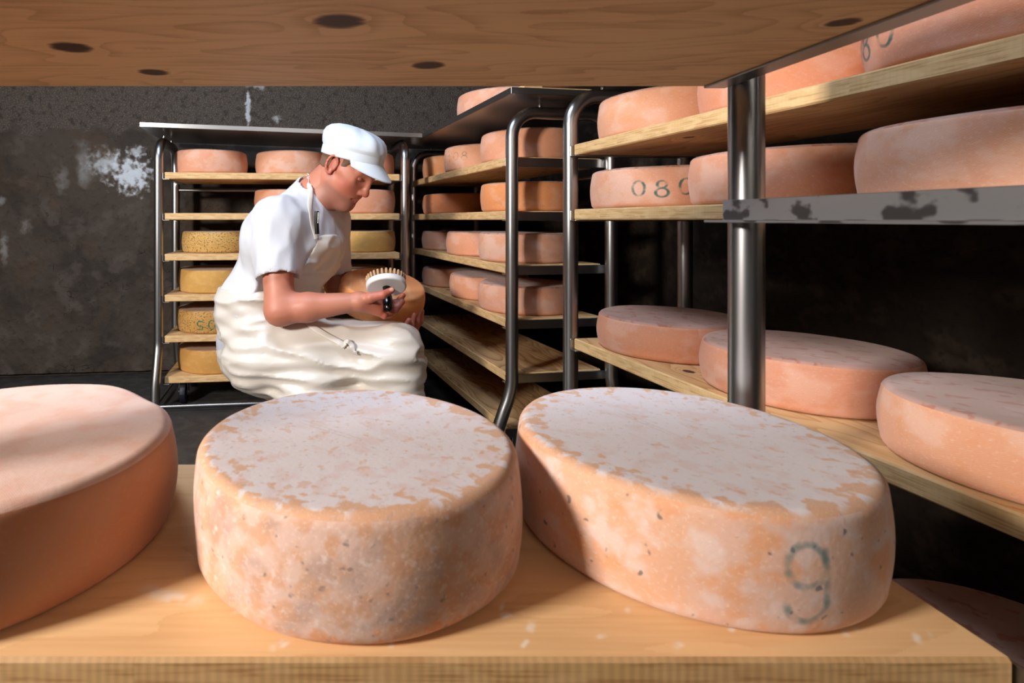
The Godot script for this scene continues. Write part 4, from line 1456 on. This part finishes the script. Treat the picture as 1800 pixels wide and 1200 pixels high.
	for side in 2:
		rows = []
		for k in 25:
			var a := lerpf(-1.15, 1.15, k / 24.0)
			var row := PackedVector3Array()
			for j in 7:
				var f := j / 6.0
				var out := 0.050 * f * cos(a * 1.12)
				row.append(CX * Vector3((0.112 + out) * cos(a * lerpf(1.0, 0.92, f)), 0.004 - 0.95 * out + (0.0016 if side == 0 else -0.0012) - 0.012 * f * (1.0 - cos(a)), 0.087 * sin(a) * (1.0 + 0.12 * f)))
			rows.append(row)
		grid(sc, rows, [], false, (rows[12][1] - rows[12][0]).cross(rows[13][0] - rows[12][0]).dot(CX.basis.y) * (1.0 if side == 0 else -1.0) < 0.0)
	put("visor", sc, cap_m, capo)

	# ---- T-shirt
	var fn := FastNoiseLite.new()
	fn.seed = 5
	fn.frequency = 9.0
	fn.fractal_octaves = 2
	var shirt_m := flat(Color(0.81, 0.81, 0.83), 0.85)
	shirt_m.rim_enabled = true
	shirt_m.rim = 0.3
	var S := Field.new()
	S.cap(waist - lft * 0.05, waist + lft * 0.05, 0.128, 0.128, 0.06)
	S.cap(chest - lft * 0.07, chest + lft * 0.07, 0.130, 0.130, 0.07)
	S.cap(waist, chest, 0.13, 0.13, 0.05)
	S.cap(shR + Vector3(0.015, 0.0, -0.01), shL, 0.072, 0.070, 0.05)
	S.cap(neck0 + Vector3(-0.01, -0.02, 0), neck0, 0.075, 0.072, 0.05)
	S.cap(shR, shR.lerp(elR, 0.75), 0.068, 0.064, 0.03)
	S.cap(shL, shL.lerp(elL, 0.85), 0.066, 0.060, 0.03)
	S.fold = fn
	S.fold_amp = 0.004
	S.fold_scale = Vector3(1.0, 0.55, 1.0)
	S.cut(neck0 + Vector3(0.012, 0.01, 0), at(600, 325, 1.775), 0.068, 0.008)
	# hems: the sleeves end above the elbows
	var cutR := (elR - shR).normalized()
	var cutL := (elL - shL).normalized()
	S.cut(shR.lerp(elR, 0.56) + cutR * 0.10, shR.lerp(elR, 0.56) + cutR * 0.101, 0.10, 0.004)
	S.cut(shL.lerp(elL, 0.72) + cutL * 0.09, shL.lerp(elL, 0.72) + cutL * 0.091, 0.09, 0.004)
	bb = bounds(S, 0.02)
	solid("t_shirt", S, bb.position, bb.end, 0.0062, shirt_m, t)

	# ---- trousers and shoes
	var trouser_m := flat(Color(0.76, 0.78, 0.84), 0.85)
	var P := Field.new()
	P.cap(hipR + lft * 0.02, hipL - lft * 0.02, 0.118, 0.118, 0.05)
	P.cap(waist, at(455, 590, 1.80), 0.13, 0.13, 0.05)
	for s in [[hipR, kneeR, ankR], [hipL, kneeL, ankL]]:
		P.cap(s[0], s[1], 0.095, 0.068, 0.03)
		P.cap(s[1], s[2], 0.066, 0.058, 0.02)
	P.fold = fn
	P.fold_amp = 0.004
	P.keep(at(450, 545, 1.8), Vector3(-0.2, 1, 0))
	bb = bounds(P, 0.02)
	solid("trousers", P, bb.position, bb.end, 0.0105, trouser_m, t)
	var belt := new_mesh()
	var bp := PackedVector3Array()
	for k in 9:
		bp.append(at(377 + k * 6.0, 624 + k * 8.0, 1.665 + 0.004 * k) - t.position)
	var shoe_m := flat(Color(0.82, 0.82, 0.82), 0.6)
	for a in [ankR, ankL]:
		var Q := Field.new()
		Q.cap(a + Vector3(-0.04, -0.042, 0), a + Vector3(0.15, -0.055, 0.03), 0.044, 0.034, 0.02)
		Q.cap(a + Vector3(-0.01, 0.02, 0), a + Vector3(-0.01, -0.03, 0), 0.046, 0.046, 0.02)
		Q.keep(Vector3(0, 0.004, 0), Vector3(0, -1, 0))
		bb = bounds(Q, 0.01)
		solid("shoe", Q, bb.position, bb.end, 0.009, shoe_m, t)

	# ---- apron: bib, waist wrap and skirt over the lap
	var apron_m := flat(Color(0.84, 0.81, 0.77), 0.38)
	var fa := FastNoiseLite.new()
	fa.seed = 21
	fa.frequency = 5.0
	fa.fractal_octaves = 2
	var D := Field.new()
	D.cap(waist - lft * 0.05, waist + lft * 0.05, 0.134, 0.134, 0.06)
	D.cap(chest - lft * 0.06, chest + lft * 0.06, 0.136, 0.136, 0.06)
	D.cap(waist, chest, 0.138, 0.138, 0.05)
	D.cap(hipR + lft * 0.02, hipL - lft * 0.02, 0.132, 0.132, 0.06)
	D.cap(hipR, kneeR, 0.108, 0.080, 0.05)
	D.cap(hipL, kneeL, 0.108, 0.080, 0.05)
	D.cap(hipR.lerp(hipL, 0.5), kneeR.lerp(kneeL, 0.5), 0.10, 0.078, 0.06)
	D.cap(kneeR, at(700, 760, 1.615), 0.080, 0.095, 0.06)
	D.cap(kneeL, at(700, 745, 1.78), 0.080, 0.085, 0.06)
	D.cap(hipR.lerp(kneeR, 0.35), at(560, 750, 1.60), 0.095, 0.09, 0.06)
	D.cap(at(560, 750, 1.60), at(700, 760, 1.60), 0.08, 0.08, 0.06)
	D.fold = fa
	D.fold_amp = 0.011
	D.fold_scale = Vector3(0.6, 2.2, 1.0)
	D.bib = true
	D.bib_o = chest
	D.bib_f = fwd
	D.bib_s = lft
	D.keep(at(372, 604, 1.8), Vector3(-0.83, -0.55, 0))
	D.keep(Vector3(0, 0.10, 0), Vector3(0, -1, 0))
	bb = bounds(D, 0.02)
	var ap := solid("apron", D, bb.position, bb.end, 0.0060, apron_m, t)
	# neck strap, waist tie
	ribbon("neck_strap", S, 0.0, [at(561, 418, 1.655), at(553, 392, 1.652), at(549, 362, 1.665), at(547, 338, 1.69), at(544, 318, 1.725), at(543, 312, 1.77), at(549, 317, 1.84)], 0.016, Vector3(0.75, 0.1, 0.65), apron_m, ap, t)
	ribbon("waist_tie", D, 0.004, [at(540, 566, 1.62), at(556, 578, 1.60), at(575, 590, 1.585), at(596, 602, 1.57), at(606, 607, 1.56)], 0.018, Vector3(0.15, 0.85, 0.5), apron_m, ap, t)
	ribbon("waist_tie", D, 0.012, [at(603, 606, 1.56), at(610, 600, 1.555), at(618, 604, 1.55), at(628, 616, 1.545)], 0.015, Vector3(0.15, 0.85, 0.5), apron_m, ap, t)
	# pen clipped on the strap
	var pn := new_mesh()
	tube(pn, PackedVector3Array([at(557, 371, 1.618) - t.position, at(556.5, 390, 1.616) - t.position, at(557.5, 411, 1.618) - t.position]), 0.0068, 10)
	var pen := thing("pen", "black pen clipped on the apron's neck strap", "pen", t.position)
	put("barrel", pn, flat(Color(0.03, 0.03, 0.035), 0.35), pen)
	pn = new_mesh()
	tube(pn, PackedVector3Array([at(559.5, 373, 1.607) - t.position, at(559, 392, 1.606) - t.position]), 0.0018, 8)
	put("clip", pn, M.bolt, pen)

	# ---- the wheel on the lap
	var cw := cheese(cheese_mesh(0.142, 0.088, 0.010, 0.004, 33, 96, 0.002, rind("peach2", Color(1.0, 0.94, 0.78)), rind("peach2", Color(1.0, 0.96, 0.88))), Vector3.ZERO, 0.0, "orange wheel tilted on the person's lap, under the brush", "")
	var upv := Vector3(0.10, 0.95, 0.26).normalized()
	var right := Vector3(1, 0, 0)
	right = (right - upv * right.dot(upv)).normalized()
	cw.transform = Transform3D(Basis(right, upv, right.cross(upv)), at(673, 497, 1.84) - upv * 0.088)

	# ---- the brush
	var bn := Vector3(0.02, -0.78, 0.62).normalized()        # the way the handle points
	var bx := Vector3(1, 0.03, 0)
	bx = (bx - bn * bx.dot(bn)).normalized()
	var bz := bx.cross(bn)
	var bo := hand(752, 470, 1.612)
	var br := thing("brush", "round white scrubbing brush with black handle held against the wheel", "brush", bo)
	br.transform = Transform3D(Basis(bx, -bn, bx.cross(-bn)), bo)
	rows = []
	for pr in [[0.0, -0.004], [0.9, -0.004], [0.97, -0.003], [1.0, 0.001], [1.0, 0.012], [0.97, 0.015], [0.0, 0.015]]:
		var row := PackedVector3Array()
		for k in 49:
			var a := TAU * k / 48.0
			row.append(Vector3(0.0595 * pr[0] * cos(a), pr[1], 0.054 * pr[0] * sin(a)))
		rows.append(row)
	sc = new_mesh()
	grid(sc, rows, [], true, (rows[3][1] - rows[3][47]).cross(rows[4][0] - rows[2][0]).dot(rows[3][0]) < 0.0)
	put("back", sc, flat(Color(0.88, 0.88, 0.88), 0.35), br)
	var bristle := flat(Color(0.72, 0.58, 0.43), 0.85)
	sc = new_mesh()
	for ringn in [[0.053, 0.0475, 28], [0.040, 0.036, 20], [0.027, 0.023, 14], [0.014, 0.012, 8]]:
		for k in ringn[2]:
			var a: float = TAU * k / float(ringn[2])
			var b0 := Vector3(ringn[0] * cos(a), 0.014, ringn[1] * sin(a))
			var b1 := b0 * Vector3(1.08, 1, 1.08) + Vector3(0, 0.019, 0)
			tube(sc, PackedVector3Array([b0, b0.lerp(b1, 0.8), b1]), [0.0032, 0.0042, 0.0032], 8)
	var bri := put("bristles", sc, bristle, br)
	bri.set_meta("kind", "stuff")
	sc = new_mesh()
	var hp := PackedVector3Array()
	var hr := []
	for q in [[0.0, 0.012], [0.010, 0.0105], [0.022, 0.0115], [0.036, 0.0145], [0.052, 0.0155], [0.068, 0.0135], [0.080, 0.009], [0.085, 0.002]]:
		hp.append(Vector3(0.0, -0.003 - q[0], 0.004 + q[0] * 0.1))
		hr.append(q[1])
	tube(sc, hp, hr, 18)
	put("handle", sc, flat(Color(0.015, 0.015, 0.017), 0.18), br)

	# ---- the stool under the person
	var so := Vector3(-0.20, 0, -1.80)
	var stool := thing("low_stool", "low wooden stool under the seated person, hidden by the apron", "stool", so)
	sc = new_mesh()
	tube(sc, PackedVector3Array([Vector3(0, 0.185, 0), Vector3(0, 0.19, 0), Vector3(0, 0.208, 0), Vector3(0, 0.213, 0)]), [0.094, 0.10, 0.10, 0.094], 28)
	put("seat", sc, M.wood_edge, stool)
	for k in 3:
		var a := TAU * k / 3.0
		sc = new_mesh()
		tube(sc, PackedVector3Array([Vector3(cos(a) * 0.06, 0.187, sin(a) * 0.06), Vector3(cos(a) * 0.085, 0.0, sin(a) * 0.085)]), 0.014, 12)
		put("leg", sc, M.wood_edge, stool)

func hairy_parent(_h: Node3D, t: Node3D) -> Node3D:
	return t

func ribbon(called: String, on: Field, lift: float, pts: Array, width: float, across: Vector3, mat: Material, parent: Node, t: Node3D) -> void:
	var cv := Curve3D.new()
	for i in pts.size():
		var a: Vector3 = pts[maxi(i - 1, 0)]
		var b: Vector3 = pts[mini(i + 1, pts.size() - 1)]
		cv.add_point(pts[i] - t.position, (a - b) / 6.0, (b - a) / 6.0)
	var path := cv.tessellate(4, 3)
	var up := []
	for i in path.size():           # laid on the cloth
		var p := path[i] + t.position
		var g := Vector3.UP
		for k in 4:
			g = Vector3(on.d(p + Vector3(0.004, 0, 0)) - on.d(p - Vector3(0.004, 0, 0)), on.d(p + Vector3(0, 0.004, 0)) - on.d(p - Vector3(0, 0.004, 0)), on.d(p + Vector3(0, 0, 0.004)) - on.d(p - Vector3(0, 0, 0.004)))
			g = g.normalized() if g.length() > 1e-6 else across
			p -= g * clampf(on.d(p) - 0.002, -0.02, 0.02)
		if on.d(p) < 0.01 or lift > 0.0:
			path[i] = p - t.position + g * (0.0025 + lift * sin(PI * i / (path.size() - 1.0)))
		up.append(g)
	var st := new_mesh()
	var rows := []
	for i in path.size():
		var d := (path[mini(i + 1, path.size() - 1)] - path[maxi(i - 1, 0)]).normalized()
		var w: Vector3 = (up[i] - d * d.dot(up[i])).normalized()
		var s := d.cross(w).normalized()
		var row := PackedVector3Array()
		for k in 13:
			row.append(path[i] + s * (width * 0.5 * cos(TAU * k / 12.0)) + w * (0.0022 * sin(TAU * k / 12.0)))
		rows.append(row)
	var h: int = rows.size() / 2
	grid(st, rows, [], true, (rows[h][4] - rows[h][2]).cross(rows[h + 1][3] - rows[h - 1][3]).dot(rows[h][3] - path[h]) < 0.0)
	put(called, st, mat, parent)
